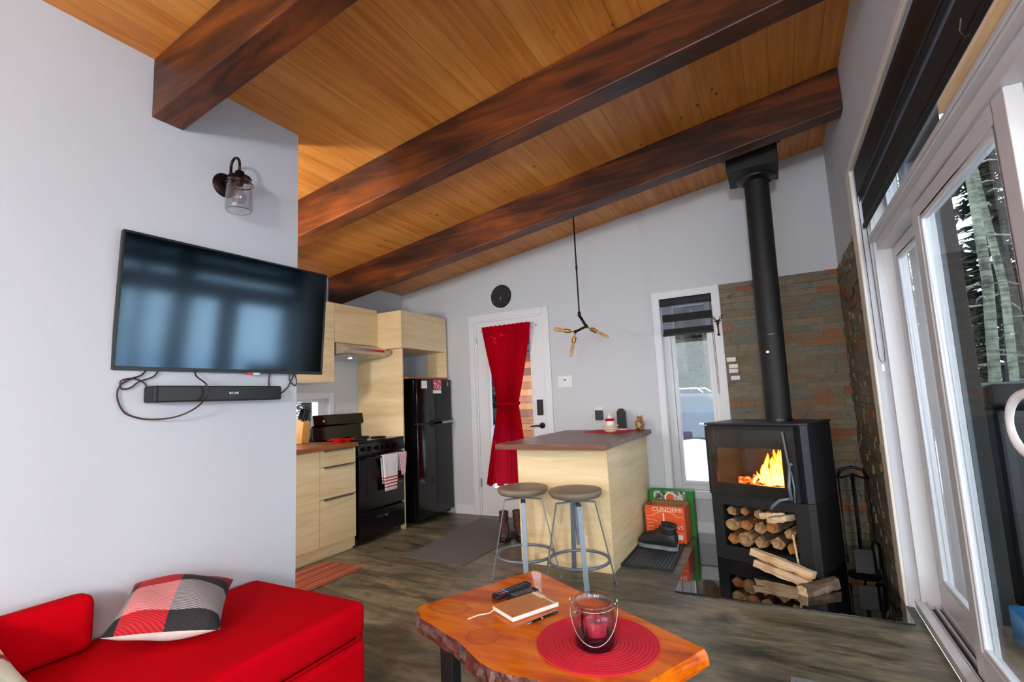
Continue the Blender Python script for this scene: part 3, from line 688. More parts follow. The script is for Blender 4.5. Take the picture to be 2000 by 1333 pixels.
def sticker_mat():
    t_ = NT('red_pattern_sticker'); v = t_.co((1,1,1)); vo = t_.new('ShaderNodeTexVoronoi'); vo.inputs['Scale'].default_value = 42; t_.l.new(v, vo.inputs['Vector'])
    t_.color(t_.ramp(vo.outputs['Distance'], [(.3, srgb(235,225,225)), (.42, srgb(205,60,80))])); return t_.m
b = BM(); box(b, .0, .002, .065, .155, 1.375, 1.455)
o = obj('fridge_magnet', b, M_paper, loc=(-3.256, 4.012, 0)); tag(o, 'small white card stuck at the left on the freezer door', 'magnet')
b = BM(); box(b, .0, .002, .265, .405, 1.365, 1.468); o = obj('fridge_magnet', b, sticker_mat(), loc=(-3.254, 4.012, 0)); tag(o, 'red and white patterned card on the freezer door', 'magnet')
b = BM(); box(b, .0, .002, .255, .40, 1.322, 1.356); o = obj('fridge_magnet', b, M_paper, loc=(-3.254, 4.012, 0)); tag(o, 'narrow white strip card below the red patterned card on the freezer', 'magnet')
b = BM(); box(b, .0, .002, .52, .545, 1.40, 1.45); o = obj('fridge_badge', b, M_chrome, loc=(-3.260, 4.012, 0)); o.parent = d1; o.location = (-.006, 0, 0)
# knife block
t = thing('knife_block', 'light wooden knife block with black knives on the counter', 'knife block', (-3.86, 3.085, .906), R_(8))
b = BM(); prism(b, [(-.05,0),(.05,0),(.075,.19),(-.01,.23),(-.05,.2)], -.045, .045, Matrix.Rotation(R_(90),4,'X')); obj('block', b, wood('beech', srgb(200,140,66), srgb(222,166,92), srgb(232,184,116), 'z', .4), t, bevel=.004)
for k, (x, y) in enumerate(((.0,-.028),(.0,0),(.0,.028),(.04,-.02),(.04,.015))):
    b = BM(); p = Vector((x, y, .215-.4*x)); tube(b, [p, p+Vector((.035,0,.10))], [.010,.012], 8); obj('knife_handle', b, M_black, t, smooth=True)
# red silicone spoon rest / measuring cups on the counter corner
t = thing('measuring_cup', 'red plastic measuring cups lying at the end of the kitchen counter', 'cup', (-3.48, 3.20, .906))
b = BM(); lathe(b, [(.0,.004),(.035,.0),(.055,.032),(.058,.034),(.053,.032),(.034,.006),(0,.008)], (0,-.03,0), 24); box(b, -.008,.008,-.14,-.08,.028,.034); obj('bowl', b, M_red_plastic, t, smooth=True)
b = BM(); lathe(b, [(0,.0),(.03,.0),(.042,.026),(.044,.028),(.040,.026),(.028,.004),(0,.005)], (.02,.055,0), 24); box(b, .01,.026,.095,.15,.022,.028); obj('small_bowl', b, M_red_plastic, t, smooth=True)
# rugs
def rug_mat():
    t_ = NT('striped_red_rug'); s = t_.sep(t_.co()); n = t_.noise(t_.co((1,.12,1)), 60, 3, .6); wn_ = t_.new('ShaderNodeTexWhiteNoise', noise_dimensions='1D'); t_.l.new(t_.math('FLOOR', t_.math('MULTIPLY', s[0], 60)), wn_.inputs['W'])
    f = t_.math('ADD', t_.math('MULTIPLY', wn_.outputs[0], .6), t_.math('MULTIPLY', n, .4)); t_.color(t_.ramp(f, [(.2, srgb(92,38,26)), (.45, srgb(150,72,48)), (.62, srgb(176,104,74)), (.8, srgb(104,50,36))])); t_.rough(.95); t_.bump(n, .4, .003); return t_.m
b = BM(); box(b, -3.32, -2.895, 1.95, 2.885, 0.0, .008); o = obj('kitchen_rug', b, rug_mat(), bevel=.003); tag(o, 'red and brown striped rug on the floor in front of the kitchen cabinets', 'rug')
b = BM(); prism(b, [(-2.77,3.20),(-2.19,3.175),(-2.16,4.45),(-2.86,4.50)], 0, .007); M_gmat = mat('grey_mat', srgb(92,90,92), .95, vary=.06, bump=.4, scale=120); o = obj('floor_mat', b, M_gmat, bevel=.002); tag(o, 'plain grey floor mat in front of the door and refrigerator', 'mat')

# ================================================================== ISLAND
t = thing('kitchen_island', 'light oak kitchen island with brown wooden top against the back wall', 'island', (0, 0, 0))
b = BM(); box(b, -1.80, -1.105, 3.425, 4.62, 0, .85); obj('body', b, M_cab, t)
b = BM(); box(b, -1.812, -1.10, 3.412, 3.426, 0, .85); obj('end_panel', b, M_cabx, t, bevel=.001)
b = BM(); box(b, -1.905, -1.055, 3.24, 4.634, .852, .89); o = obj('island_top', b, M_walnut, t, bevel=.003)
o.data.materials.append(M_butch)
M_redmat = mat('red_woven_mat', srgb(190,14,44), .85, vary=.12, bump=.4, scale=150)
b = BM(); prism(b, [(-1.235,4.13),(-1.13,4.55),(-1.54,4.60),(-1.60,4.35)], .8905, .894); o = obj('red_placemat', b, M_redmat); tag(o, 'small red placemat at the wall end of the island top', 'placemat')
t = thing('stacked_bowls', 'stack of cream dishes with red trim on the red mat of the island', 'dishes', (-1.33, 4.28, .8945))
b = BM(); lathe(b, [(0,0),(.035,0),(.052,.012),(.056,.02),(.04,.024),(.062,.03),(.066,.04),(.05,.046),(.07,.052),(.074,.062),(.06,.066),(0,.06)], (0,0,0), 28); obj('bowls', b, M_cream, t, smooth=True)
b = BM(); lathe(b, [(.0,.06),(.04,.062),(.036,.09),(.03,.12),(0,.122)], (0,0,0), 20); obj('candle_jar', b, mat('white_ceramic', srgb(222,222,218), .3), t, smooth=True)
b = BM(); lathe(b, [(.037,.098),(.041,.10),(.039,.118),(.034,.119)], (0,0,0), 20, cap=False); obj('red_band', b, M_red, t)
b = BM(); lathe(b, [(0,.122),(.02,.124),(.022,.14),(.012,.15),(.018,.165),(0,.175)], (0,0,0), 16); obj('lid_knob', b, mat('white_ceramic_knob', srgb(222,222,218), .3), t, smooth=True)
t = thing('chalk_sign', 'tall narrow black sign shaped like a gabled house standing on the island', 'sign', (-1.30, 4.545, .895))
b = BM(); prism(b, [(-.042,0.012),(.042,0.012),(.042,.165),(.018,.195),(-.018,.195),(-.042,.165)], -.008, .008, Matrix.Rotation(R_(90),4,'X')); obj('board', b, M_blackmatte, t, bevel=.001)
b = BM(); box(b, -.05, .05, -.025, .025, 0, .012); obj('base', b, M_cream, t)
t = thing('bear_figurine', 'small brown glazed animal figurine at the right wall end of the island', 'figurine', (-1.13, 4.53, .8905), R_(-10))
M_bear = mat('brown_glaze', srgb(140,92,50), .25, vary=.35, scale=60); M_bear2 = mat('tan_glaze', srgb(190,150,100), .25, vary=.2, scale=60)
b = BM(); ball(b, (0,0,.045), .034, (1,.85,1.3)); ball(b, (0,0,.10), .027, (1,.9,.9)); ball(b, (-.02,-.018,.012), .016, (1,1.3,.8)); ball(b, (.02,-.018,.012), .016, (1,1.3,.8)); ball(b, (-.032,-.006,.06), .013, (.9,.9,2)); ball(b, (.032,-.006,.06), .013, (.9,.9,2)); obj('body', b, M_bear, t, smooth='all')
b = BM(); ball(b, (-.022,0,.125), .010); ball(b, (.022,0,.125), .010); ball(b, (0,-.024,.096), .010); ball(b, (0,-.026,.05), .020, (1,.4,1.3)); obj('ears_and_muzzle', b, M_bear2, t, smooth='all')
# wall plates
def plate(name, x0, x1, z0, z1, label, cat, mm=M_vinyl, y=YB):
    t = thing(name, label, cat, ((x0+x1)/2, y, (z0+z1)/2)); w_, h_ = (x1-x0)/2, (z1-z0)/2
    b = BM(); box(b, -w_, w_, -.006, 0, -h_, h_); obj('plate', b, mm, t, bevel=.002); return t, w_, h_
t, w_, h_ = plate('light_switch', -1.955, -1.80, 1.318, 1.432, 'white double light switch plate on the back wall right of the door', 'light switch')
b = BM(); box(b, -.055, -.022, -.010, -.005, -.033, .033); box(b, .022, .055, -.010, -.005, -.033, .033); obj('rocker', b, M_white, t, bevel=.002)
b = BM(); box(b, -.008, .010, -.012, -.005, .010, .022); obj('indicator', b, M_black, t)
t, w_, h_ = plate('wall_outlet', -1.575, -1.495, 1.0, 1.12, 'white wall outlet with a black plug above the island', 'outlet')
b = BM(); box(b, -.035, .035, -.05, -.006, -.075, .018); obj('black_plug', b, M_black, t, bevel=.006)
# clock
t = thing('wall_clock', 'round black wall clock above the entry door', 'clock', (-2.567, YB, 2.346))
Mc = Matrix.Rotation(R_(90), 4, 'X')
b = BM(); lathe(b, [(0,0),(.125,0),(.127,.012),(.120,.02),(.116,.016),(0,.014)], (0,0,0), 48, Mc); obj('case', b, M_blackmatte, t, smooth=True)
b = BM()
for a in range(12):
    m = Matrix.Rotation(R_(30*a), 4, 'Y'); box(b, -.003, .003, -.0165, -.015, .088, .104 if a % 3 else .108, m)
obj('hour_marks', b, mat('grey_marks', srgb(70,70,72), .5), t)
b = BM(); box(b, -.0025, .0025, -.019, -.017, -.02, .085, Matrix.Rotation(R_(190), 4, 'Y')); obj('minute_hand', b, M_chrome, t)
b = BM(); box(b, -.003, .003, -.021, -.019, -.015, .05, Matrix.Rotation(R_(200), 4, 'Y')); obj('hour_hand', b, M_chrome, t)
b = BM(); lathe(b, [(.129,.0),(.136,.0),(.137,.010),(.129,.014)], (0,0,0), 48, Mc, cap=False); obj('rim', b, M_white, t, smooth=True)  # white halo around the case built as an added ring, not a clock part
# curtain (red sheer, tied in the middle)
def curtain_mat():
    t_ = NT('red_sheer_curtain'); t_.n.remove(t_.b); df = t_.new('ShaderNodeBsdfDiffuse'); df.inputs[0].default_value = srgb(176,4,26)
    tl = t_.new('ShaderNodeBsdfTranslucent'); tl.inputs[0].default_value = srgb(160,2,22); tr = t_.new('ShaderNodeBsdfTransparent'); tr.inputs[0].default_value = srgb(235,60,90)
    m1 = t_.new('ShaderNodeMixShader'); m1.inputs[0].default_value = .28; t_.l.new(df.outputs[0], m1.inputs[1]); t_.l.new(tl.outputs[0], m1.inputs[2])
    m2 = t_.new('ShaderNodeMixShader'); m2.inputs[0].default_value = .06; t_.l.new(m1.outputs[0], m2.inputs[1]); t_.l.new(tr.outputs[0], m2.inputs[2]); t_.l.new(m2.outputs[0], t_.out.inputs[0]); return t_.m
M_cur = curtain_mat()
t = thing('door_curtain', 'red sheer curtain tied at its waist hanging on the entry door', 'curtain', (0, 0, 0))
b = BM(); NC, NRW = 110, 60; rows = []
def hw(f):  # f: 0 top .. 1 bottom -> (centre x, half width)
    if f < .5: s = f/.5; s2 = s**1.15; return (-2.505+(-2.512+2.505)*s2, .298*(1-s2)+.125*s2)
    s = (f-.5)/.5; s2 = s**.9; return (-2.512+(-2.545+2.512)*s2, .125*(1-s2)+.262*s2)
for j in range(NRW+1):
    f = j/NRW; z = 2.02 - f*(2.02-.335); cx, h = hw(f); rr = []
    amp = .016 + .012*(1-h/.298)
    for i in range(NC+1):
        u = i/NC; ph = u*2*math.pi*11 + .6*math.sin(f*4+u*7); y = 4.574 + amp*math.sin(ph)*min(1, f*6+.3) + .006*math.sin(u*60)
        zz = z + (.004*math.sin(u*2*math.pi*11) if j == 0 else 0) - (.015*math.sin(u*25) if j == NRW else 0)
        rr.append(b.verts.new((cx-h+2*h*u, y-.012*(1-abs(2*u-1))*(1-h/.298)*2, zz)))
    rows.append(rr)
for j in range(NRW):
    for i in range(NC): b.faces.new((rows[j][i], rows[j][i+1], rows[j+1][i+1], rows[j+1][i]))
obj('fabric', b, M_cur, t, smooth='all')
b = BM(); tube(b, [(-2.512+.125*math.cos(a*math.pi/12), 4.572+.038*math.sin(a*math.pi/12), 1.175+.004*math.cos(a*math.pi/12)) for a in range(24)], [.022]*24, 8, closed=True); obj('tie', b, M_cur, t, smooth='all')
b = BM(); cyl(b, (-2.84, 4.606, 1.985), (-2.17, 4.606, 1.985), .005, 10); 
for x in (-2.835, -2.175): box(b, x-.01, x+.01, 4.596, 4.641, 1.975, 1.995)
obj('rod', b, M_white, t)
# blind in the narrow window
def sheer_mat():
    t_ = NT('dark_sheer'); t_.n.remove(t_.b); df = t_.new('ShaderNodeBsdfDiffuse'); df.inputs[0].default_value = srgb(150,158,170); tr = t_.new('ShaderNodeBsdfTransparent'); tr.inputs[0].default_value = (.8,.82,.86,1)
    m1 = t_.new('ShaderNodeMixShader'); m1.inputs[0].default_value = .72; t_.l.new(df.outputs[0], m1.inputs[1]); t_.l.new(tr.outputs[0], m1.inputs[2]); t_.l.new(m1.outputs[0], t_.out.inputs[0]); return t_.m
M_sheer = sheer_mat()
M_blind = mat('black_blind_fabric', srgb(18,16,18), .8, vary=.1); M_rail = mat('blind_rail', srgb(14,13,14), .5, spec=.3)
t = thing('zebra_blind', 'black banded roller blind half lowered in the narrow back window', 'blind', (-.667, 4.665, 0))
b = BM(); box(b, -.225, .225, -.03, .04, 2.015, 2.078); obj('cassette', b, M_rail, t, bevel=.008)
b = BM(); box(b, -.215, .215, 0, .002, 1.865, 1.935); box(b, -.215, .215, 0, .002, 1.76, 1.80); obj('dark_band', b, M_blind, t)
b = BM(); box(b, -.215, .215, .0, .0015, 1.935, 2.016); box(b, -.215, .215, 0, .0015, 1.80, 1.865); obj('sheer_band', b, M_sheer, t)
b = BM(); box(b, -.220, .220, -.008, .010, 1.735, 1.76); obj('bottom_rail', b, M_rail, t, bevel=.004)
b = BM(); tube(b, [(.218, -.02, 2.02), (.222, -.025, 1.6), (.225, -.025, 1.2), (.222, -.025, 1.185), (.214, -.022, 1.2), (.210, -.02, 1.6), (.207, -.02, 2.02)], .0022, 6); obj('chain', b, M_black, t)
# deer hook on the casing, white tags on the stone
t = thing('deer_hook', 'small dark red deer head hook on the casing of the narrow window', 'hook', (-.405, 4.618, 1.80)); M_deer = mat('dark_red_iron', srgb(70,26,26), .35, .4)
b = BM(); ball(b, (0,-.016,.005), .017, (.8,.8,1.35)); ball(b, (0,-.030,-.014), .010, (.8,1,1)); box(b, -.006,.006,-.010,0,-.10,0); ball(b, (0,-.006,-.10), .013, (1,.5,.8)); ball(b, (-.02,-.012,.02), .008, (1.4,.5,.6)); ball(b, (.02,-.012,.02), .008, (1.4,.5,.6)); obj('head', b, M_deer, t, smooth='all')
for s in (-1, 1):
    b = BM(); tube(b, [(0, -.010, .022), (s*.02, -.012, .036), (s*.034, -.012, .048), (s*.046, -.010, .072)], [.0045,.004,.0035,.002], 8); tube(b, [(s*.022, -.012, .037), (s*.018, -.012, .062)], [.003,.002], 6); tube(b, [(s*.035, -.012, .05), (s*.030, -.012, .074)], [.003,.002], 6); obj('antler', b, M_deer, t, smooth='all')
b = BM(); tube(b, [(0,-.006,-.09), (0,-.02,-.105), (0,-.028,-.095), (0,-.028,-.085)], .004, 8); obj('peg', b, M_deer, t, smooth='all')
for k, (x, z, lb) in enumerate(((-.325, 1.478, 'white plaque on the stone facing, topmost of the four'), (-.312, 1.418, 'white plaque on the stone facing, second from the top'), (-.314, 1.378, 'white plaque on the stone facing, third from the top'), (-.305, 1.318, 'white plaque on the stone facing, lowest of the four'))):
    t = thing('small_plaque', lb, 'plaque', (x, 4.612, z), 0, 'small white plaques on the stone facing')
    b = BM(); box(b, -.036, .036, -.008, .0, -.017 if k else -.02, .017); obj('face', b, M_paper, t, bevel=.002)
    b = BM(); box(b, -.034, .034, 0, .004, -.015, .015); obj('backing', b, M_blackmatte, t)

# ================================================================== HEARTH AND WOOD STOVE
b = BM(); prism(b, [(-.672,3.243),(.500,3.243),(.500,4.612),(-.715,4.612)], 0.0, .010); M_hearth = mat('black_hearth_glass', srgb(4,4,5), .03, vary=0, coat=1.0, spec=.8)
o = obj('hearth_plate', b, M_hearth, bevel=.002); tag(o, 'glossy black glass hearth plate on the floor under the wood stove', 'hearth plate')
HA = math.atan2(-.351, .936)
t = thing('wood_stove', 'black steel wood stove with burning fire and log niche below', 'stove', (-.505, 3.985, .011), HA)
# local: x to the right along the front, y backwards, z up
def bxs(name, lst, m, parent=None, **k):
    b = BM()
    for q in lst: box(b, *q)
    return obj(name, b, m, parent or t, **k)
ww, dd = .685, .48; ch = .035
def footprint(z0, z1, x0=0.0, ins=0.0):
    return [(x0+ins, 0+ins), (ww-ch-ins, 0+ins), (ww-ins, ch*.9+ins), (ww-ins, dd-ins), (ins+x0, dd-ins)]
# upper body shell: sides, back, top, bottom leave the firebox open at the front
b = BM()
box(b, 0, .03, .03, dd, .455, .955)                          # left cheek
prism(b, [(.60,.03),(ww-ch,.0),(ww,ch*.9),(ww,dd),(.60,dd)], .455, .955)
box(b, .03, .60, dd-.03, dd, .455, .955); box(b, .03, .60, .0, dd, .455, .475)
box(b, .03, .60, .03, dd, .935, .955)
obj('upper_body', b, M_stove, t, bevel=.002)
b = BM(); prism(b, [(-.006,-.006),(ww-ch+.002,-.006),(ww+.006,ch*.9-.002),(ww+.006,dd+.004),(-.006,dd+.004)], .956, .968); obj('top_plate', b, M_stove, t, bevel=.002)
b = BM()
box(b, 0, .075, .004, dd, .0, .452); prism(b, [(.565,.004),(ww-ch,.004),(ww,ch*.9+.004),(ww,dd),(.565,dd)], .0, .452)
box(b, .075, .565, dd-.02, dd, .0, .452); box(b, .075, .565, .004, dd, .0, .098); box(b, .075, .565, .004, dd, .385, .452)
obj('log_niche', b, M_blackmatte, t, bevel=.002)
# door frame (dark mirror glass with a clear window) 
M_dglass = mat('dark_ceramic_glass', srgb(40,36,31), .16, vary=.04, coat=.5)
wx0, wx1, wz0, wz1 = .068, .524, .545, .795
b = BM()
for q in ((.012, wx0, .468, .925), (wx1, .592, .468, .925), (wx0, wx1, .468, wz0), (wx0, wx1, wz1, .925)): box(b, q[0], q[1], -.014, .010, q[2], q[3])
dr = obj('stove_door', b, M_dglass, t, bevel=.002)
b = BM()
for q in ((0.0, .012, .458, .945), (.592, .612, .458, .945), (.012, .592, .458, .468), (.012, .592, .925, .945)): box(b, q[0], q[1], -.016, .030, q[2], q[3])
obj('door_edge', b, M_blackmatte, dr, bevel=.002)
b = BM(); box(b, wx0, wx1, -.004, .0, wz0, wz1); obj('fire_window', b, glass('fire_glass', (.93,.90,.86,1), .8), dr)
# handle
b = BM(); prism(b, [(.546,.915),(.556,.915),(.578,.68),(.566,.68)], .030, .038, Matrix.Rotation(R_(90),4,'X')); obj('door_bar', b, M_stool, dr, bevel=.001)
b = BM(); ball(b, (.583,-.030,.705), .011, seg=12); tube(b, [(.575,-.036,.70),(.560,-.038,.56),(.565,-.036,.475)], [.010,.011,.013], 8); tube(b, [(.582,-.036,.66),(.590,-.036,.56),(.585,-.036,.46)], [.005,.006,.005], 8)
tube(b, [(.555,-.040,.485),(.50,-.052,.470),(.455,-.060,.430),(.440,-.062,.405)], [.008,.011,.011,.009], 10); obj('door_handle', b, M_stool, dr, smooth='all')
# firebox interior
M_fb = mat('firebrick', srgb(92,78,64), .8, vary=.15, bump=.3, scale=20)
b = BM(); box(b, .045, .06, .02, .44, .50, .90); box(b, .575, .59, .02, .44, .50, .90); box(b, .045, .59, .43, .445, .50, .90); box(b, .045, .59, .02, .44, .485, .50); box(b, .045,.59,.02,.44,.90,.91)
obj('firebrick_lining', b, M_fb, t)
def ember_mat(name, lo, hi, s):
    t_ = NT(name); n = t_.noise(t_.co(), 28, 4, .6); t_.color(t_.ramp(n, [(.4, srgb(40,18,10)), (.6, srgb(150,60,24))])); t_.l.new(t_.ramp(n, [(.42, (0,0,0,1)), (.5, lo), (.66, hi)]), t_.b.inputs['Emission Color']); t_.b.inputs['Emission Strength'].default_value = s; t_.rough(.9); return t_.m
M_ember = ember_mat('glowing_embers', (1,.10,.01,1), (1,.45,.08,1), 1.3)
b = BM(); rnd = random.Random(3)
for k in range(90): ball(b, (rnd.uniform(.22,.54), rnd.uniform(.08,.38), .503+rnd.uniform(0,.022)), rnd.uniform(.012,.028), seg=6)
o = obj('ember_bed', b, M_ember, t); o['kind'] = 'stuff'
for k, (p, q, r) in enumerate((((.20,.17,.535),(.55,.25,.545),.030), ((.30,.33,.54),(.56,.20,.60),.034), ((.25,.30,.54),(.50,.37,.575),.030), ((.36,.14,.53),(.53,.36,.53),.022))):
    b = BM(); P0, P1 = Vector(p)-Vector((.06,0,0)), Vector(q)-Vector((.06,0,0)); tube(b, [P0.lerp(P1, i/5)+Vector((0,0,.006*math.sin(i*2+k))) for i in range(6)], [r*(.9+.1*math.sin(i*3+k)) for i in range(6)], 9); obj('burning_log', b, M_ember, t, smooth=True)
def flame_mat():
    t_ = NT('flame'); t_.n.remove(t_.b); s = t_.sep(t_.co((1,1,1))); n = t_.noise(t_.co((1,1,.5)), 24, 3, .5, .6)
    lw = t_.new('ShaderNodeLayerWeight'); lw.inputs[0].default_value = .35
    h = t_.math('MULTIPLY', t_.math('SUBTRACT', s[2], .55), 1.6)
    f = t_.math('ADD', t_.math('MULTIPLY', lw.outputs['Facing'], .7), t_.math('ADD', h, t_.math('MULTIPLY', n, .5)))
    c = t_.ramp(f, [(.36, (1,.74,.22,1)), (.62, (1,.40,.03,1)), (.95, (1,.10,.005,1))]); em = t_.new('ShaderNodeEmission'); em.inputs[1].default_value = 2.6; t_.l.new(c, em.inputs[0])
    tr = t_.new('ShaderNodeBsdfTransparent'); mx = t_.new('ShaderNodeMixShader'); t_.l.new(t_.ramp(f, [(.55, (1,1,1,1)), (1.0, (.15,.15,.15,1))]), mx.inputs[0]); t_.l.new(tr.outputs[0], mx.inputs[1]); t_.l.new(em.outputs[0], mx.inputs[2]); t_.l.new(mx.outputs[0], t_.out.inputs[0]); return t_.m
M_flame = flame_mat()
for k, (x, y, r, h) in enumerate(((.50,.20,.042,.26),(.455,.26,.040,.19),(.41,.21,.034,.225),(.53,.30,.044,.27),(.37,.28,.026,.13),(.475,.33,.044,.26),(.34,.18,.016,.08),(.555,.22,.032,.26),(.43,.30,.036,.19),(.51,.12,.030,.20),(.46,.13,.030,.12),(.39,.15,.020,.10),(.535,.14,.030,.27))):
    b = BM(); pts = []; rr = []; n = 12; ph = k*1.7
    for i in range(n):
        f = i/(n-1); pts.append((x-.085+.022*math.sin(ph+f*5)*f, y+.012*math.cos(ph*2+f*5)*f, .515+h*f)); rr.append(max(.0015, r*(1-f)**.75*(.55+.75*math.sin(min(1, f*2.4+.25)*math.pi*.5))*(1+.2*math.sin(f*14+k))))
    tube(b, pts, rr, 12); obj('flame', b, M_flame, t, smooth='all')
# flue pipe + ceiling support box
t = thing('stove_pipe', 'black double wall stove pipe rising from the wood stove to the ceiling', 'stove pipe', (-.012, 4.10, .979))
b = BM(); tube(b, [(0,0,0),(.010,-.01,1.0),(.02,-.02,1.84)], .086, 40); obj('pipe', b, M_blackmatte, t, smooth=True)
b = BM(); lathe(b, [(.087,0),(.091,0),(.091,.02),(.087,.022)], (0,0,0), 40); obj('seam_ring', b, M_black, t, smooth=True)
b = BM(); lathe(b, [(.0865,.0),(.0885,.002),(.0885,.012),(.0865,.014)], (.006,-.006,.62), 40); obj('seam_ring', b, M_black, t, smooth=True)
b = BM(); lathe(b, [(0,0),(.012,0),(.010,.014),(0,.016)], (0,0,0), 16, Matrix.Translation((-.025,-.088,.50)) @ Matrix.Rotation(R_(90),4,'X')); obj('damper_knob', b, M_chrome, t, smooth=True)
t = thing('ceiling_support_box', 'square black metal box where the stove pipe meets the ceiling', 'pipe box', (0.0, 4.02, 2.81))
b = BM(); vs = box(b, -.18, .16, -.20, .16, 0, 0)
for v in vs[4:]: v.co.z = zc(v.co.x)-2.81-.001
obj('box', b, M_blackmatte, t, bevel=.003)
b = BM()
for q in ((-.225,.205,-.245,-.2005),(-.225,.205,.1605,.205),(-.225,-.1805,-.2,.16),(.1605,.205,-.2,.16)):
    vs = box(b, *q, -.02, -.001)
    for v in vs: v.co.z += zc(v.co.x)-2.81
obj('ceiling_flange', b, M_blackmatte, t)
b = BM(); lathe(b, [(.094,-.001),(.14,-.001),(.135,-.012),(.097,-.03),(.094,-.03)], (0.008,.06,0), 40, cap=False); obj('pipe_collar', b, M_black, t, smooth=True)
# logs: split firewood
def wood_end():
    t_ = NT('split_firewood'); g = t_.new('ShaderNodeNewGeometry'); n = t_.noise(t_.co((.2,1,1)), 30, 5, .65, .6); oi = t_.new('ShaderNodeObjectInfo')
    c1 = t_.ramp(n, [(.35, srgb(112,82,52)), (.5, srgb(160,124,84)), (.65, srgb(192,160,116))]); c2 = t_.ramp(n, [(.35, srgb(116,66,30)), (.5, srgb(164,104,54)), (.65, srgb(188,132,80))])
    t_.color(t_.mix(t_.math('GREATER_THAN', oi.outputs['Random'], .62), c1, c2)); t_.rough(.85); t_.bump(n, .5, .006); return t_.m
M_log = wood_end()
def fresh():
    t_ = NT('fresh_split_birch'); n = t_.noise(t_.co((.1,1,1)), 36, 5, .65, .3); t_.color(t_.ramp(n, [(.35, srgb(186,142,96)), (.5, srgb(224,192,150)), (.65, srgb(240,218,184))])); t_.rough(.8); t_.bump(n, .5, .006); return t_.m
M_fresh = fresh(); M_logbark = bark('log_bark', srgb(52,40,30), srgb(96,76,58), srgb(140,122,100))
def log_mesh(poly, L, rnd, barkside=True):
    """poly in local y,z; extruded along x, rough surface; last edges are bark"""
    b = BM(); n = 8; rings = []
    for i in range(n+1):
        x = L*(i/n-.5); j = .0 if i in (0, n) else .0035
        rings.append([b.verts.new((x+rnd.uniform(-.003,.003), p[0]+rnd.uniform(-j,j), p[1]+rnd.uniform(-j,j))) for p in poly])
    m = len(poly)
    for i in range(n):
        for k in range(m):
            f = b.faces.new((rings[i][k], rings[i][(k+1) % m], rings[i+1][(k+1) % m], rings[i+1][k]))
            if barkside and k >= m//2: f.material_index = 1
    b.faces.new(rings[0][::-1]); b.faces.new(rings[-1]); return b
def wedge(r, a0, a1, n=5): return [(0,0)]+[(r*math.cos(a0+(a1-a0)*i/n), r*math.sin(a0+(a1-a0)*i/n)) for i in range(n+1)]
def place_local(o, lx, ly, lz, rz):   # in the stove's own frame
    c, s = math.cos(HA), math.sin(HA); o.location = (-.505+c*lx-s*ly, 3.985+s*lx+c*ly, .011+lz); o.rotation_euler[2] = HA+rz
rnd = random.Random(21)
spots = [(.132,.152,.046,'w'),(.222,.156,.050,'r'),(.322,.150,.046,'w'),(.418,.158,.050,'w'),(.512,.150,.042,'w'),(.134,.244,.044,'r'),(.212,.256,.050,'w'),(.312,.250,.050,'w'),(.412,.262,.052,'w'),(.512,.240,.042,'w'),(.128,.335,.040,'w'),(.215,.345,.034,'w'),(.300,.342,.036,'w'),(.388,.350,.032,'w')]
GL = 'split logs stacked in the stove niche'
for k, (x, z, r, kind) in enumerate(spots):
    n = 9 if kind == 'r' else 5; a0 = rnd.uniform(0, 6.28)
    poly = [(r*1.12*math.cos(a0+2*math.pi*i/n)*rnd.uniform(.82,1.05), r*1.05*math.sin(a0+2*math.pi*i/n)*rnd.uniform(.80,1.04)) for i in range(n)]
    if kind == 'w':
        for i in range(2): poly[i] = (poly[i][0]*.75, poly[i][1]*.75)
    b = log_mesh(poly, .36, rnd); o = obj('split_log', b, [M_log, M_logbark], bevel=.0015)
    row = ('bottom','middle','top')[min(2, k//5)]; px = ('left end','left part','middle','right part','right end')[k % 5]
    tag(o, f'split firewood log in the {row} row of the stove niche, at its {px}', 'log', GL)
    place_local(o, x, .205+rnd.uniform(-.012,.012), z, R_(90)+rnd.uniform(-.06,.06))
for k, (x, y, z, ang, L, lb, sc) in enumerate(((.435,.03,.335,R_(12),.20,'pale split log sticking out at the top right of the niche',.034), (.37,.035,.345,R_(20),.16,'pale split log lying crosswise on the niche pile, left of the paler end',.03))):
    poly = [(-.03,-.016),(.03,-.018),(.026,.016),(-.02,.02)]; b = log_mesh(poly, L, rnd, False); o = obj('split_log', b, M_fresh, bevel=.002); tag(o, lb, 'log', GL); place_local(o, x+.03, y-.005, z, R_(70) if k == 0 else R_(35))
b = BM(); box(b, -.004, .004, -.006, .006, 0, .22); o = obj('kindling_stick', b, M_fresh); tag(o, 'thin pale stick standing at the right edge of the log niche', 'kindling'); place_local(o, .558, -.004, .03, 0); o.rotation_euler[1] = R_(-5)
# kindling lying in front
def stick(x, y, z, ang, tilt, L, poly, label, mm=M_fresh, bark_=False):
    b = log_mesh(poly, L, random.Random(int(x*1000)+5), bark_); o = obj('kindling_log', b, [mm, M_logbark] if bark_ else mm, bevel=.0015, loc=(x, y, z), rot=(0, tilt, ang)); tag(o, label, 'log', 'split logs lying on the hearth plate'); return o
stick(-.085, 3.715, .098, R_(-30), R_(8), .40, [(-.03,-.02),(.026,-.024),(.034,.018),(-.022,.026)], 'pale split log on top of the pair leaning before the stove niche')
stick(-.085, 3.675, .050, R_(-33), R_(6), .36, [(-.034,-.022),(.03,-.022),(.034,.012),(-.026,.022)], 'pale split log lying under the other in front of the stove niche')
stick(.105, 3.53, .040, R_(46), R_(-3), .26, [(-.034,-.028),(.028,-.029),(.034,.02),(.0,.032),(-.03,.027)], 'short split log with bark lying alone at the right front of the hearth plate', bark_=True)
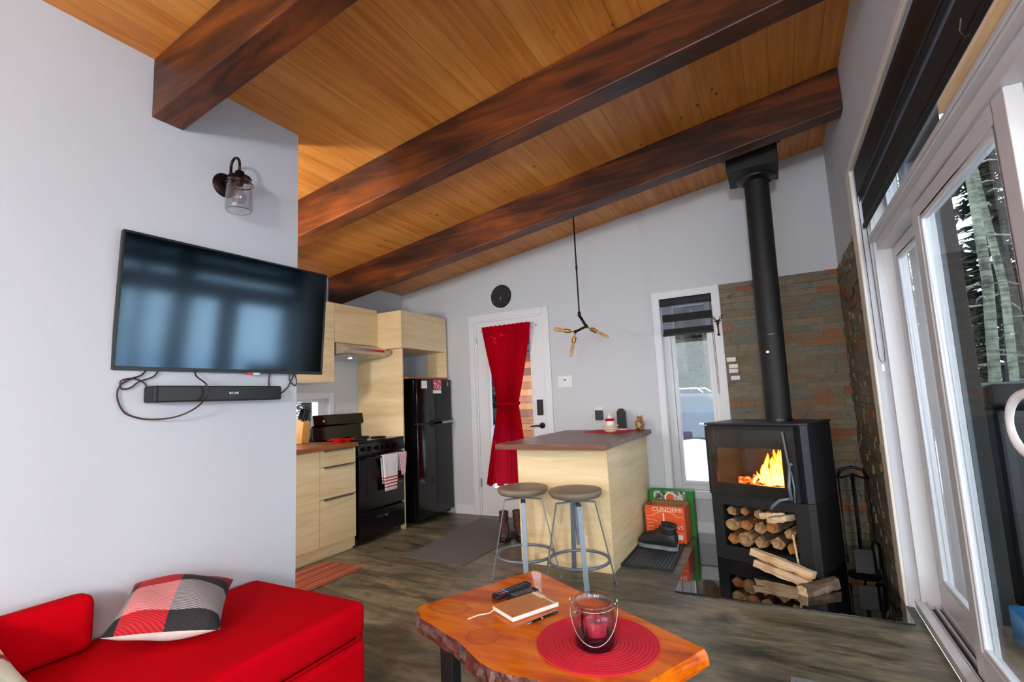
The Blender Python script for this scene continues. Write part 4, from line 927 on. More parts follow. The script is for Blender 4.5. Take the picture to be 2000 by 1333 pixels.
# fireplace tools
t = thing('fireplace_tools', 'black wrought iron fireplace tool set with shovel and poker beside the stove', 'fireplace tools', (.375, 3.93, .011))
b = BM(); lathe(b, [(0,0),(.085,0),(.088,.008),(.03,.018),(.012,.02),(0,.02)], (0,0,0), 28); obj('base', b, M_iron, t, smooth=True)
b = BM(); tube(b, [(0,0,.015),(0,0,.62)], .007, 8); tube(b, [(-.085,.0,.60),(-.06,-.0,.655),(0,0,.672),(.06,0,.655),(.085,0,.60)], .010, 8); tube(b, [(-.07,0,.60),(0,0,.625),(.07,0,.60)], .006, 8); tube(b, [(0,-.07,.60),(0,0,.625),(0,.07,.60)], .006, 8); obj('stand', b, M_iron, t, smooth='all')
b = BM(); tube(b, [(.0,-.075,.60),(.0,-.078,.18)], .005, 8); tube(b, [(0,-.07,.64),(0,-.085,.63),(0,-.08,.60)], .006, 8); vs = box(b, -.05, .05, -.086, -.080, .035, .18); obj('shovel', b, M_iron, t, bevel=.002)
b = BM(); tube(b, [(-.078,0,.62),(-.08,-.0,.10),(-.08,0,.06)], .005, 8); tube(b, [(-.08,0,.12),(-.075,-.02,.075),(-.10,-.03,.075)], .004, 8); obj('poker', b, M_iron, t, smooth='all')
b = BM(); tube(b, [(.078,0,.62),(.08,0,.20)], .005, 8); lathe(b, [(.0,.05),(.03,.05),(.026,.19),(.012,.21),(0,.21)], (.08,0,0), 14); obj('brush', b, M_iron, t, smooth=True)
b = BM(); tube(b, [(0,.075,.62),(0,.08,.08)], .004, 8); tube(b, [(.012,.075,.62),(.012,.08,.08)], .004, 8); obj('tongs', b, M_iron, t, smooth='all')
# iron hook ornament on the side stone facing
t = thing('iron_hook', 'small dark iron hook on the stone facing beside the window casing', 'hook', (.496, 3.80, 1.80))
b = BM(); ball(b, (-.004,0,.02), .018, (.4,1,1.6)); tube(b, [(-.006,0,.0),(-.03,0,-.05),(-.045,0,-.04),(-.05,0,-.02)], .005, 8); obj('hook', b, M_deer, t, smooth='all')

# ================================================================== TRAY, BOOTS, BOXES
def ribs():
    t_ = NT('ribbed_rubber'); s = t_.sep(t_.co()); w = t_.math('SINE', t_.math('MULTIPLY', s[0], 260)); t_.color(t_.ramp(w, [(.3, srgb(30,32,36)), (.8, srgb(60,64,70))])); t_.rough(.6); t_.bump(w, .6, .003); return t_.m
t = thing('boot_tray', 'black ribbed boot tray on the floor beside the island', 'tray', (-.94, 3.96, 0))
M_rib = ribs()
b = BM(); prism(b, [(-.165,-.375),(.190,-.360),(.165,.33),(-.162,.34)], 0.001, .010); obj('ribbed_base', b, M_rib, t)
b = BM(); tube(b, [(-.162,-.372,.011),(.188,-.358,.011),(.163,.328,.011),(-.16,.338,.011)], .009, 6, closed=True); obj('rim', b, M_blackmatte, t)
def carton(): 
    t_ = NT('brown_cardboard'); t_.color(t_.ramp(t_.noise(t_.co(), 20), [(.3, srgb(150,104,62)), (.7, srgb(170,122,78))])); t_.rough(.85); return t_.m
M_carton = carton(); M_orange = mat('orange_print', srgb(238,88,24), .55, vary=.03); M_wprint = mat('white_print', srgb(240,226,210), .6, vary=.01)
def text(parent, body, size, loc, rot, m, name='lettering', ext=.0004, align='CENTER', sx=1.0):
    c = bpy.data.curves.new(name, 'FONT'); c.body = body; c.size = size; c.extrude = ext; c.align_x = align; c.align_y = 'CENTER'
    o = bpy.data.objects.new(name, c); COL.objects.link(o); dg = bpy.context.evaluated_depsgraph_get(); me = bpy.data.meshes.new_from_object(o.evaluated_get(dg)); bpy.data.objects.remove(o)
    o = bpy.data.objects.new(name, me); COL.objects.link(o); me.materials.clear(); me.materials.append(m); o.parent = parent; o.location = loc; o.rotation_euler = rot; o.scale = (sx, 1, 1); return o
t = thing('cardboard_box', 'open orange printed cardboard box standing behind the boots', 'box', (-.905, 4.335, .011), R_(-3))
w_, d_, h_ = .158, .10, .285; b = BM(); q = .004
box(b, -w_, w_, -d_, -d_+q, 0, h_); box(b, -w_, w_, d_-q, d_, 0, h_+.0); box(b, -w_, -w_+q, -d_+q, d_-q, 0, h_); box(b, w_-q, w_, -d_+q, d_-q, 0, h_); box(b, -w_+q, w_-q, -d_+q, d_-q, 0, q)
bxo = obj('carton', b, M_carton, t)
b = BM(); box(b, -w_-.0008, w_+.0008, -d_-.001, -d_-.0002, 0.001, h_-.001); box(b, w_+.0002, w_+.001, -d_, d_, .001, h_-.001); f0 = obj('orange_face', b, M_orange, t)
b = BM(); prism(b, [(-w_,d_),(w_,d_),(w_-.02,d_+.05),(-w_+.02,d_+.05)], h_-.001, h_+.002); obj('back_flap', b, M_carton, t)
rt = (R_(90), 0, 0)
text(t, 'CLINDEMI', .047, (.02, -d_-.0012, .255), rt, M_wprint, sx=1.15); text(t, 'L', .115, (.005, -d_-.0012, .185), rt, M_wprint); text(t, "LEMAN'S", .042, (.055, -d_-.0012, .115), (R_(90), R_(-6), 0), M_wprint, sx=1.1)
b = BM(); tube(b, [(-.15,-d_-.001,.195),(-.10,-d_-.001,.205),(-.06,-d_-.001,.23),(0,-d_-.001,.243),(.05,-d_-.001,.238),(.10,-d_-.001,.205),(.15,-d_-.001,.203)], .0018, 5); tube(b, [(-.15,-d_-.001,.175),(-.07,-d_-.001,.165),(0,-d_-.001,.13),(.07,-d_-.001,.085),(.15,-d_-.001,.075)], .0015, 5)
for k in range(5): tube(b, [(-.145,-d_-.001,.03+k*.028),(-.115,-d_-.001,.036+k*.028),(-.09,-d_-.001,.03+k*.028)], .0014, 5)
obj('printed_lines', b, M_wprint, t)
b = BM(); box(b, .085, .135, -d_-.0018, -d_-.001, .03, .066); obj('label_patch', b, M_paper, t)
t = thing('green_box', 'green box with a printed food picture behind the orange carton', 'box', (-.88, 4.535, .0)); M_green = mat('green_board', srgb(24,130,30), .5)
b = BM(); box(b, -.205, .165, -.045, .06, 0, .375); obj('carton', b, M_green, t, bevel=.004)
def pic():
    t_ = NT('food_print'); n = t_.noise(t_.co(), 30, 4, .6); t_.color(t_.ramp(n, [(.36, srgb(40,44,40)), (.48, srgb(150,160,140)), (.56, srgb(214,214,204)), (.68, srgb(226,200,200))])); t_.rough(.5); return t_.m
b = BM(); box(b, -.165, .10, -.0465, -.0455, .18, .368); obj('printed_picture', b, pic(), t)
b = BM(); lathe(b, [(0,0),(.044,0),(.044,.001),(0,.001)], (0,0,0), 24, Matrix.Translation((-.03,-.0468,.315)) @ Matrix.Rotation(R_(90),4,'X')); obj('printed_bowl', b, M_paper, t)
b = BM(); lathe(b, [(0,0),(.034,0),(.034,.001),(0,.001)], (0,0,0), 24, Matrix.Translation((-.025,-.0482,.315)) @ Matrix.Rotation(R_(90),4,'X')); obj('printed_soup', b, mat('orange_soup', srgb(214,92,26), .4, vary=.2), t)
M_sole = mat('grey_rubber_sole', srgb(120,128,132), .7, vary=.1); M_boot = mat('dark_boot_leather', srgb(34,32,34), .55, vary=.2, bump=.2, scale=40); M_boot2 = mat('brown_boot_leather', srgb(66,46,40), .55, vary=.2, bump=.2, scale=40); M_lace = mat('boot_laces', srgb(150,70,50), .8)
def boot(name, label, loc, rz, sc=1.0, hi=1.0, leather=M_boot, sole=M_sole, grp=None):
    t = thing(name, label, 'boot', loc, rz, grp)
    # toe towards +x, length .29
    def ring(x, w, z0, z1, n=12):  # cross-section in y,z
        return [(x, w*math.cos(2*math.pi*i/n)*(1 if math.sin(2*math.pi*i/n) > -.3 else 1.05), z0+(z1-z0)*(.5+.5*math.sin(2*math.pi*i/n))) for i in range(n)]
    secs = [(.155,.006,.03,.045),(.148,.028,.022,.065),(.12,.044,.02,.08),(.07,.048,.02,.09),(.03,.046,.02,.105),(-.01,.042,.02,.135),(-.05,.040,.02,.15),(-.10,.038,.02,.145),(-.135,.028,.022,.12),(-.145,.008,.03,.09)]
    b = BM(); prev = None
    for s in secs:
        r = [b.verts.new(Vector(p)*sc) for p in ring(*s)]
        if prev:
            for i in range(12): b.faces.new((prev[i], prev[(i+1) % 12], r[(i+1) % 12], r[i]))
        else: b.faces.new(r[::-1])
        prev = r
    b.faces.new(prev)
    obj('upper', b, leather, t, smooth='all', subsurf=1)
    b = BM(); lathe(b, [(.040,.0),(.046,.03*hi),(.043,.07*hi),(.048,.095*hi),(.040,.10*hi),(.034,.06*hi),(.032,.0)], (0,0,0), 20, Matrix.Scale(sc, 4) @ Matrix.Translation((-.075,0,.11)) @ Matrix.Rotation(R_(-6),4,'Y') @ Matrix.Diagonal((1.35,.9,1,1)), cap=False); obj('shaft', b, leather, t, smooth='all')
    b = BM(); pts = [(.158,0),(.145,.034),(.10,.05),(.04,.047),(-.03,.038),(-.09,.041),(-.135,.032),(-.15,0),(-.135,-.032),(-.09,-.041),(-.03,-.038),(.04,-.047),(.10,-.05),(.145,-.034)]
    prism(b, [(p[0]*sc, p[1]*sc) for p in pts], 0.0, .026*sc); obj('sole', b, sole, t, bevel=.004)
    b = BM()
    for k in range(5):
        x = .045-.028*k; z = .103+.013*k; tube(b, [Vector((x, -.030, z-.014))*sc, Vector((x-.008, 0, z+.006))*sc, Vector((x-.016, .030, z-.014))*sc], .0028*sc, 6)
    tube(b, [Vector((-.06,-.01,.17))*sc, Vector((-.03,-.03,.15))*sc, Vector((-.045,-.045,.12))*sc], .0025*sc, 6); obj('lace', b, M_lace if leather is M_boot2 else M_black, t, smooth='all')
    return t
boot('hiking_boot', 'dark hiking boot with grey sole on the boot tray, nearer of the two', (-.935, 4.055, .014), R_(168), 1.05, .55)
boot('hiking_boot', 'dark hiking boot standing behind the nearer one on the boot tray', (-.94, 4.165, .014), R_(160), 1.05, .55)
boot('winter_boot', 'brown boot on the grey mat behind the bar stools, left one', (-2.25, 3.93, .009), R_(-60), 1.05, .9, M_boot2, M_black)
boot('winter_boot', 'brown boot on the grey mat behind the bar stools, right one', (-2.14, 4.01, .009), R_(-52), 1.05, .9, M_boot2, M_black)

# ================================================================== BAR STOOLS
def bar_stool(loc, phi, label):
    t = thing('bar_stool', label, 'stool', loc, phi, 'bar stools in front of the island')
    b = BM(); lathe(b, [(0,.562),(.140,.562),(.160,.568),(.173,.583),(.177,.600),(.172,.611),(.155,.613),(.08,.609),(0,.608)], (0,0,0), 48); obj('seat', b, M_seat, t, smooth='all')
    b = BM(); cyl(b, (0,0,.535), (0,0,.563), .033, 20); cyl(b, (0,0,.36), (0,0,.54), .016, 16); cyl(b, (0,0,.26), (0,0,.36), .010, 12); box(b, -.10, .10, -.015, .015, .556, .563); obj('screw_post', b, M_stool, t, smooth=True)
    for k in range(4):
        a = R_(90)*k; m = Matrix.Rotation(a, 4, 'Z'); b = BM(); hwid = .016 
        pts = [(.018,.534),(.125,.522),(.232,.004)]; th = .006
        # flat bar bent over at the top: strip of width 2*hwid (tangential), thickness th
        prof = [(.018,.538),(.132,.526),(.238,.0),(.231,.0),(.127,.519),(.018,.531)]
        vs0 = [b.verts.new(m @ Vector((p[0], -hwid, p[1]))) for p in prof]; vs1 = [b.verts.new(m @ Vector((p[0], hwid, p[1]))) for p in prof]
        n = len(prof); b.faces.new(vs0[::-1]); b.faces.new(vs1)
        for i in range(n): b.faces.new((vs0[i], vs0[(i+1) % n], vs1[(i+1) % n], vs1[i]))
        lg = obj('leg', b, M_stool, t)
        b = BM(); box(b, .226, .25, -hwid, hwid, 0.0, .004, m); obj('foot_plate', b, M_stool, lg)
    b = BM(); N = 48; r = .196
    tube(b, [(r*math.cos(2*math.pi*i/N), r*math.sin(2*math.pi*i/N), .165) for i in range(N)], .010, 8, closed=True); obj('foot_ring', b, M_stool, t, smooth='all')
    return t
bar_stool((-1.632, 3.13, 0), R_(27), 'grey metal bar stool with round seat, left one before the island')
bar_stool((-1.242, 3.132, 0), R_(31), 'grey metal bar stool with round seat, right one before the island')

# ================================================================== TELEVISION WALL
t = thing('television', 'large flat black television mounted tilted on the left wall', 'television', (-2.240, 1.437, 1.686)); t.rotation_euler = (0, .080, -.055)
M_scr = mat('tv_screen', (.055,.085,.115,1), .10, metal=1.0, vary=0)
b = BM(); box(b, -.022, .0, -.485, .485, -.282, .282); obj('case', b, M_black, t, bevel=.004)
b = BM(); box(b, .0005, .002, -.476, .476, -.266, .274); obj('screen', b, M_scr, t)
b = BM()
for q in ((-.485,-.476,-.282,.282),(.476,.485,-.282,.282),(-.476,.476,.274,.282),(-.476,.476,-.282,-.266)): box(b, .0005, .005, *q)
obj('bezel', b, M_black, t, bevel=.001)
b = BM(); box(b, .001, .008, .085, .118, -.290, -.280); obj('logo_plate', b, M_chrome, t)
b = BM(); box(b, .001, .0075, .055, .085, -.290, -.280); obj('red_light', b, M_red_plastic, t)
b = BM(); box(b, -.040, -.022, -.12, .12, -.10, .10); obj('wall_mount', b, M_black, t)
t = thing('soundbar', 'long black soundbar mounted on the wall under the television', 'soundbar', (XTV+.002, 1.36, 1.306))
b = BM(); box(b, .0, .085, -.29, .29, -.034, .034); obj('body', b, M_blackmatte, t, bevel=.008, seg=3)
b = BM(); box(b, .0852, .0858, -.275, .275, -.028, .028); obj('front_grille', b, M_black, t)
text(t, 'BOSE', .014, (.0862, .04, 0), (R_(90), 0, R_(90)), M_chrome, sx=1.4)
M_cable = mat('dark_cable', srgb(52,22,24), .5)
def Wy(px, py): return None
def cable(pts, label, r=.0035):
    # smooth curve through points (Catmull-Rom)
    P_ = [Vector(p) for p in pts]; out = []
    for i in range(len(P_)-1):
        p0, p1, p2, p3 = P_[max(i-1,0)], P_[i], P_[i+1], P_[min(i+2, len(P_)-1)]
        for k in range(8):
            s = k/8; out.append(.5*((2*p1)+(-p0+p2)*s+(2*p0-5*p1+4*p2-p3)*s*s+(-p0+3*p1-3*p2+p3)*s**3))
    out.append(P_[-1]); b = BM(); tube(b, out, r, 8); o = obj('cable', b, M_cable, smooth='all'); tag(o, label, 'cable'); return o
xc = XTV+.012
cable([(xc,1.075,1.41),(xc,1.055,1.385),(xc,1.02,1.37),(xc,.985,1.345),(xc+.0,.975,1.305),(xc,.99,1.255),(xc,1.02,1.225),(xc+.02,1.08,1.205),(xc+.06,1.16,1.21),(xc+.10,1.22,1.245),(xc+.095,1.27,1.30),(xc+.095,1.262,1.345),(xc+.03,1.255,1.385),(xc+.01,1.26,1.42)], 'dark cable looping in a big circle around the left end of the soundbar')
cable([(xc,1.08,1.335),(xc,1.06,1.36),(xc,1.02,1.372),(xc,.985,1.36),(xc,.99,1.33),(xc,1.02,1.335),(xc,1.05,1.36),(xc,1.10,1.38),(xc,1.12,1.41)], 'dark cable in a small loop between television and left end of the soundbar', .003)
cable([(xc,1.635,1.335),(xc,1.63,1.37),(xc,1.64,1.42)], 'short dark cable from the television down to the right end of the soundbar')
cable([(xc,1.655,1.31),(xc,1.70,1.305),(xc,1.74,1.335),(xc,1.76,1.37),(xc,1.775,1.40),(xc,1.76,1.415),(xc,1.75,1.38),(xc,1.785,1.345),(xc,1.795,1.375),(xc,1.77,1.43)], 'tangled dark cable at the right end of the soundbar by the wall corner', .003)
# jar wall lamp
t = thing('wall_lamp', 'dark bronze wall lamp with clear glass jar shade above the television', 'wall lamp', (XTV, 1.385, 2.325))
b = BM(); lathe(b, [(0,0),(.060,0),(.060,.006),(.048,.016),(.02,.022),(0,.022)], (0,0,0), 32, Matrix.Rotation(R_(90),4,'Y')); obj('wall_plate', b, M_bronze, t, smooth=True)
b = BM(); pts = [(.02,0,.0),(.04,0,.015),(.048,0,.05)]+[(.048+.034*(1-math.cos(a)), 0, .08+.04*math.sin(a)) for a in [math.pi*i/10 for i in range(11)]]+[(.116,0,.04)]
tube(b, pts, .0065, 10); obj('curved_arm', b, M_bronze, t, smooth='all')
b = BM(); jx = .118; lathe(b, [(0,.04),(.02,.04),(.024,.02),(.05,.012),(.054,.004),(.0,.004)], (jx,0,0), 28); lathe(b, [(.0585,-.022),(.0605,-.022),(.0605,-.027),(.0585,-.027)], (jx,0,0), 32, cap=False); tube(b, [(jx-.062,0,-.024),(jx-.066,0,.0),(jx-.04,.0,.03),(jx-.015,0,.038)], .0025, 6); tube(b, [(jx+.062,0,-.024),(jx+.064,0,-.03),(jx+.066,0,-.04)], .003, 6); obj('lid_clamp', b, M_bronze, t, smooth=True)
b = BM(); lathe(b, [(.044,.004),(.052,.0),(.052,-.016),(.050,-.022),(.057,-.034),(.058,-.15),(.054,-.158),(.0515,-.150),(.0545,-.036),(.048,-.022),(.050,-.001),(.044,.002)], (jx,0,0), 40, cap=False); obj('glass_jar', b, M_clear, t, smooth='all')
b = BM(); lathe(b, [(0,.0),(.017,.0),(.017,-.03),(.014,-.034),(0,-.034)], (jx,0,.004), 20); sk = obj('socket', b, M_bronze, t, smooth=True)
b = BM(); lathe(b, [(.012,-.03),(.015,-.045),(.028,-.075),(.030,-.092),(.022,-.112),(0,-.122)], (jx,0,.0), 24, cap=False); obj('bulb', b, M_clear, t, smooth='all')

# pendant lamp
t = thing('pendant_lamp', 'branching dark pendant lamp with three tube bulbs above the island', 'pendant lamp', (-1.416, 3.9, 0))
zt = zc(-1.416); b = BM(); lathe(b, [(0,0),(.05,0),(.045,-.02),(0,-.025)], (0,0,zt-.002), 28); obj('ceiling_canopy', b, M_bronze, t, smooth=True)
b = BM(); cyl(b, (0,0,1.905), (0,0,zt-.01), .0065, 12); cyl(b, (0,0,2.3), (0,0,2.33), .010, 12); obj('rod', b, M_bronze, t, smooth=True)
J = Vector((.055,0,1.80)); J2 = Vector((-.045,.0,1.765))
b = BM(); tube(b, [(0,0,1.93),(.0,0,1.90)], .013, 12); tube(b, [(0,0,1.90), J], .012, 12); tube(b, [J, J2], .011, 12); ball(b, J, .017, seg=12); ball(b, J2, .016, seg=12); ball(b, (0,0,1.90), .015, seg=12); obj('branch', b, M_bronze, t, smooth='all')
M_brass = mat('brass_socket', srgb(176,124,56), .3, .7)
def pbulb(p, d, L, rb):
    p, d = Vector(p), Vector(d).normalized(); b = BM(); tube(b, [p, p+d*.035], .006, 8); tube(b, [p+d*.03, p+d*.035, p+d*.085, p+d*.088], [.008,.018,.018,.012], 16); s = obj('socket', b, M_brass, t, smooth=True)
    b = BM(); q = p+d*.085; tube(b, [q, q+d*.02, q+d*(L-.02), q+d*(L-.006), q+d*L], [.010, rb, rb, rb*.7, rb*.1], 16); bl = obj('tube_bulb', b, M_amber, s, smooth='all')
    b = BM(); u, v = _frame(d); pts = [q+d*.01]
    for i in range(9): pts.append(q+d*(.02+(L-.05)*(i % 2))+(u*math.cos(i*.8)+v*math.sin(i*.8))*rb*.45)
    tube(b, pts, .0009, 4); obj('filament', b, M_brass, bl)
pbulb(J2+Vector((-.01,0,0)), (-.97,-.25,.22), .095, .022)
pbulb(J2+Vector((0,0,-.01)), (-.22,-.12,-.97), .125, .016)
pbulb(J+Vector((.01,0,-.008)), (.72,.55,-.45), .12, .015)

# big zebra blind over the sliding door
t = thing('large_blind', 'wide black banded roller blind hanging above the sliding glass door', 'blind', (XW, 0, 0))
BY0, BY1 = -1.45, 3.455
b = BM(); box(b, .002, .062, BY0, BY1, 2.315, 2.498); obj('cassette', b, M_rail, t, bevel=.014, seg=3)
b = BM(); box(b, .012, .0135, BY0+.01, BY1-.005, 2.285, 2.33); box(b, .020, .0215, BY0+.01, BY1-.005, 2.15, 2.27); obj('dark_band', b, M_blind, t)
b = BM(); box(b, .0205, .0212, BY0+.01, BY1-.005, 2.27, 2.34); obj('sheer_band', b, M_sheer, t)
b = BM(); box(b, .010, .030, BY0+.01, BY1-.002, 2.122, 2.15); obj('bottom_rail', b, M_rail, t, bevel=.005)
b = BM(); tube(b, [(.004, 3.45, 2.33),(.004,3.45,1.9),(.004,3.45,1.45),(.006,3.45,1.36),(.018,3.45,1.33),(.032,3.45,1.345),(.036,3.45,1.42),(.032,3.45,1.9),(.028,3.45,2.33)], .002, 6); obj('chain', b, M_black, t, smooth='all')
b = BM(); box(b, .012,.026,3.444,3.462,1.285,1.325); obj('chain_holder', b, M_clear, t)
for y in (1.62, .2):
    b = BM(); tube(b, [(-.004,y,2.16),(-.010,y,2.13),(.0,y+.01,2.112),(.012,y+.012,2.118)], .003, 6); obj('clip', b, M_clear, t)

# ================================================================== SOFA
t = thing('sofa', 'red fabric sofa with open chaise end along the left wall', 'sofa', (0, 0, 0))
def soft_box(x0, x1, y0, y1, z0, z1, r, puff=.0, n=3):
    b = BM(); box(b, x0, x1, y0, y1, z0, z1); bmesh.ops.bevel(b, geom=b.edges[:], offset=r, segments=4, profile=.55, affect='EDGES')
    return b
b = BM(); box(b, -2.27, -1.565, -1.0, 1.575, .03, .285); obj('base', b, M_red, t, bevel=.028, seg=3)
b = BM(); NXs, NYs = 14, 44; X0, X1, Y0, Y1 = -2.285, -1.575, -1.0, 1.585
def sof_top(u, v): # crowned top
    return .428 + .012*math.sin(math.pi*u)*1.0 + .004*math.sin(v*9)
b = soft_box(X0, X1, Y0, Y1, .29, .425, .035); o = obj('seat_cushion', b, M_red, t, smooth='all')
b = BM(); tube(b, [(X0+.03,Y0,.292),(X1-.0,Y0+.0,.292),(X1-.0,Y1-.03,.292),(X1-.03,Y1,.292),(X0+.03,Y1,.292)], .007, 6); obj('seam_piping', b, M_red, t, smooth='all')
b = soft_box(-2.262, -2.165, -1.0, .90, .425, .612, .040); b2 = obj('backrest', b, M_red, t, smooth='all')
for (x, y) in ((-2.2,1.5),(-1.63,1.5),(-2.2,-.9),(-1.63,-.9)):
    b = BM(); cyl(b, (x,y,0), (x,y,.03), .022, 12); obj('leg', b, M_black, t)

# cushions
def cushion(name, label, m, W, H_, T, loc, rot, mm=None, uvn=22):
    b = BM(); rows = []
    N = uvn
    def pt(u, v, s):
        e = (max(0, 1-abs(u)**2.6)*max(0, 1-abs(v)**2.6))**.55; k = 1-.06*(1-abs(u)**2)*abs(v)**3-.0; kk = 1-.06*(1-abs(v)**2)*abs(u)**3
        return Vector((u*W/2*kk, v*H_/2*k, s*T/2*e + .006*math.sin(u*5+v*3)*e))
    top = [[b.verts.new(pt(-1+2*i/N, -1+2*j/N, 1)) for j in range(N+1)] for i in range(N+1)]
    bot = [[top[i][j] if (i in (0,N) or j in (0,N)) else b.verts.new(pt(-1+2*i/N, -1+2*j/N, -1)) for j in range(N+1)] for i in range(N+1)]
    for i in range(N):
        for j in range(N):
            b.faces.new((top[i][j], top[i+1][j], top[i+1][j+1], top[i][j+1])); f = b.faces.new((bot[i][j], bot[i][j+1], bot[i+1][j+1], bot[i+1][j]))
            if mm: f.material_index = 1
    o = obj(name, b, [m, mm] if mm else m, smooth='all', loc=loc, rot=rot); tag(o, label, 'cushion'); return o
def plaid():
    t_ = NT('red_grey_plaid'); s = t_.sep(t_.co()); RDc, GY, WH, BK = srgb(214,20,34), srgb(120,116,118), srgb(215,205,205), srgb(26,24,26)
    u = t_.math('ADD', t_.math('DIVIDE', s[0], .34), .5); v = t_.math('ADD', t_.math('DIVIDE', s[1], .37), .5)
    warp = t_.ramp(u, [(0, BK), (.10, RDc), (.50, srgb(40,38,40)), (.88, BK)], 'CONSTANT'); weft = t_.ramp(v, [(0, BK), (.16, WH), (.62, BK), (.80, RDc)], 'CONSTANT')
    w = t_.math('SINE', t_.math('MULTIPLY', t_.math('ADD', s[1], t_.math('MULTIPLY', s[0], .35)), 900)); f = t_.ramp(t_.math('ADD', t_.math('MULTIPLY', w, .5), .5), [(.35, (.15,.15,.15,1)), (.65, (.60,.60,.60,1))])
    t_.color(t_.mix(f, warp, weft)); t_.rough(.9); t_.bump(w, .15, .002); return t_.m
cushion('plaid_cushion', 'red, black and grey plaid cushion lying on the red chaise', plaid(), .34, .37, .14, (-2.035, 1.085, .520), (.156, .142, .921), mat('cushion_back', srgb(210,205,195), .9))
def tiles():
    t_ = NT('patchwork_print'); v = t_.co(); vo = t_.new('ShaderNodeTexVoronoi'); vo.inputs['Scale'].default_value = 16; vo.distance = 'MANHATTAN'; t_.l.new(v, vo.inputs['Vector'])
    s = t_.new('ShaderNodeSeparateColor'); t_.l.new(vo.outputs['Color'], s.inputs[0]); t_.color(t_.ramp(s.outputs[0], [(0, srgb(210,206,184)), (.35, srgb(168,26,50)), (.55, srgb(190,196,170)), (.72, srgb(34,30,60)), (.86, srgb(226,214,190))], 'CONSTANT')); t_.rough(.85); return t_.m
cushion('patterned_cushion', 'cream, red and navy patterned cushion at the left edge on the sofa', tiles(), .34, .34, .12, (-2.0, .465, .545), (R_(4), R_(34), R_(14)), None)

# ================================================================== COFFEE TABLE
t = thing('coffee_table', 'orange live edge slab coffee table on black metal legs', 'coffee table', (0, 0, 0))
def resin():
    t_ = NT('varnished_live_edge_slab'); ang = Matrix.Rotation(R_(28), 3, 'Z'); tc = t_.new('ShaderNodeTexCoord'); mp = t_.new('ShaderNodeMapping'); mp.inputs['Rotation'].default_value = (0,0,R_(29)); mp.inputs['Scale'].default_value = (.35,1.6,1); t_.l.new(tc.outputs['Object'], mp.inputs[0])
    n = t_.noise(mp.outputs[0], 3.2, 5, .55, 1.6); n2 = t_.noise(mp.outputs[0], 16, 4, .6, .8); f = t_.math('ADD', t_.math('MULTIPLY', n, .75), t_.math('MULTIPLY', n2, .25))
    c = t_.ramp(f, [(.32, srgb(132,46,4)), (.43, srgb(190,80,4)), (.54, srgb(216,112,6)), (.68, srgb(208,132,26))])
    for (kx, ky, r0, sx) in ((-.93,1.455,.055,1.0), (-1.17,1.60,.05,1.7), (-.98,1.56,.03,1.6)):
        m2 = t_.new('ShaderNodeMapping'); m2.inputs['Location'].default_value = (-kx*1, -ky*1, 0); t_.l.new(tc.outputs['Object'], m2.inputs[0]); v2 = t_.new('ShaderNodeMapping'); v2.inputs['Scale'].default_value = (1/sx,1,0); v2.inputs['Rotation'].default_value = (0,0,R_(20)); t_.l.new(m2.outputs[0], v2.inputs[0])
        g = t_.new('ShaderNodeVectorMath', operation='LENGTH'); t_.l.new(v2.outputs[0], g.inputs[0]); d_ = t_.math('ADD', g.outputs['Value'], t_.math('MULTIPLY', t_.math('SUBTRACT', n2, .5), .03)); m_ = t_.ramp(d_, [(0, (.30,.30,.30,1)), (r0*.8, (.2,.2,.2,1)), (r0, (.65,.65,.65,1)), (r0*1.12, (0,0,0,1))])
        c = t_.mix(m_, c, srgb(150,62,10))
    t_.color(c); t_.rough(.30); t_.b.inputs['Coat Weight'].default_value = .30; t_.b.inputs['Specular IOR Level'].default_value = .05; t_.b.inputs['Coat Roughness'].default_value = .04; return t_.m
M_slab = resin()
def barkedge():
    t_ = NT('live_edge_bark'); n = t_.noise(t_.co(), 42, 5, .7, .5); t_.color(t_.ramp(n, [(.35, srgb(34,14,10)), (.5, srgb(78,34,20)), (.7, srgb(128,62,32))])); t_.rough(.3); t_.bump(n, 1.0, .012); t_.b.inputs['Coat Weight'].default_value = .8; return t_.m
M_edge = barkedge()
near = [(-1.283,1.565),(-1.262,1.525),(-1.235,1.510),(-1.215,1.485),(-1.18,1.470),(-1.12,1.450),(-1.06,1.420),(-1.00,1.400),(-.955,1.376),(-.90,1.340),(-.85,1.310),(-.80,1.292),(-.755,1.287),(-.69,1.294),(-.63,1.292),(-.57,1.262),(-.52,1.215),(-.49,1.17)]
far = [(-.268,1.646),(-.36,1.700),(-.47,1.765),(-.58,1.825),(-.70,1.885),(-.82,1.955),(-.93,2.020),(-1.04,2.083)]
outl = near+far; N = len(outl); TH = .055; zt_ = .45
b = BM(); 
def dense(pts, m=3):
    o = []
    for i in range(len(pts)):
        p, q = pts[i], pts[(i+1) % len(pts)]; seg = (len(near)-1 <= i < len(near)) or i == len(pts)-1
        for k in range(m): o.append(((p[0]+(q[0]-p[0])*k/m), (p[1]+(q[1]-p[1])*k/m), not seg))
    return o
D = dense(outl); rnd = random.Random(4); levels = [(0, 0), (.012, -.006), (.028, .004), (.043, .0), (TH, -.012)]
cxm = sum(p[0] for p in D)/len(D); cym = sum(p[1] for p in D)/len(D); rings = []
for li, (dz, off) in enumerate(levels):
    rg = []
    for i, (x, y, live) in enumerate(D):
        p, q = D[i-1], D[(i+1) % len(D)]; nx, ny = (q[1]-p[1]), -(q[0]-p[0]); l = math.hypot(nx, ny) or 1; nx /= l; ny /= l
        o_ = (off+.010+rnd.uniform(-.004, .004))*(1 if live else 0) if li else 0; rg.append(b.verts.new((x+nx*o_, y+ny*o_, zt_-dz)))
    rings.append(rg)
M_ = len(D); b.faces.new(rings[0]); b.faces.new(rings[-1][::-1])
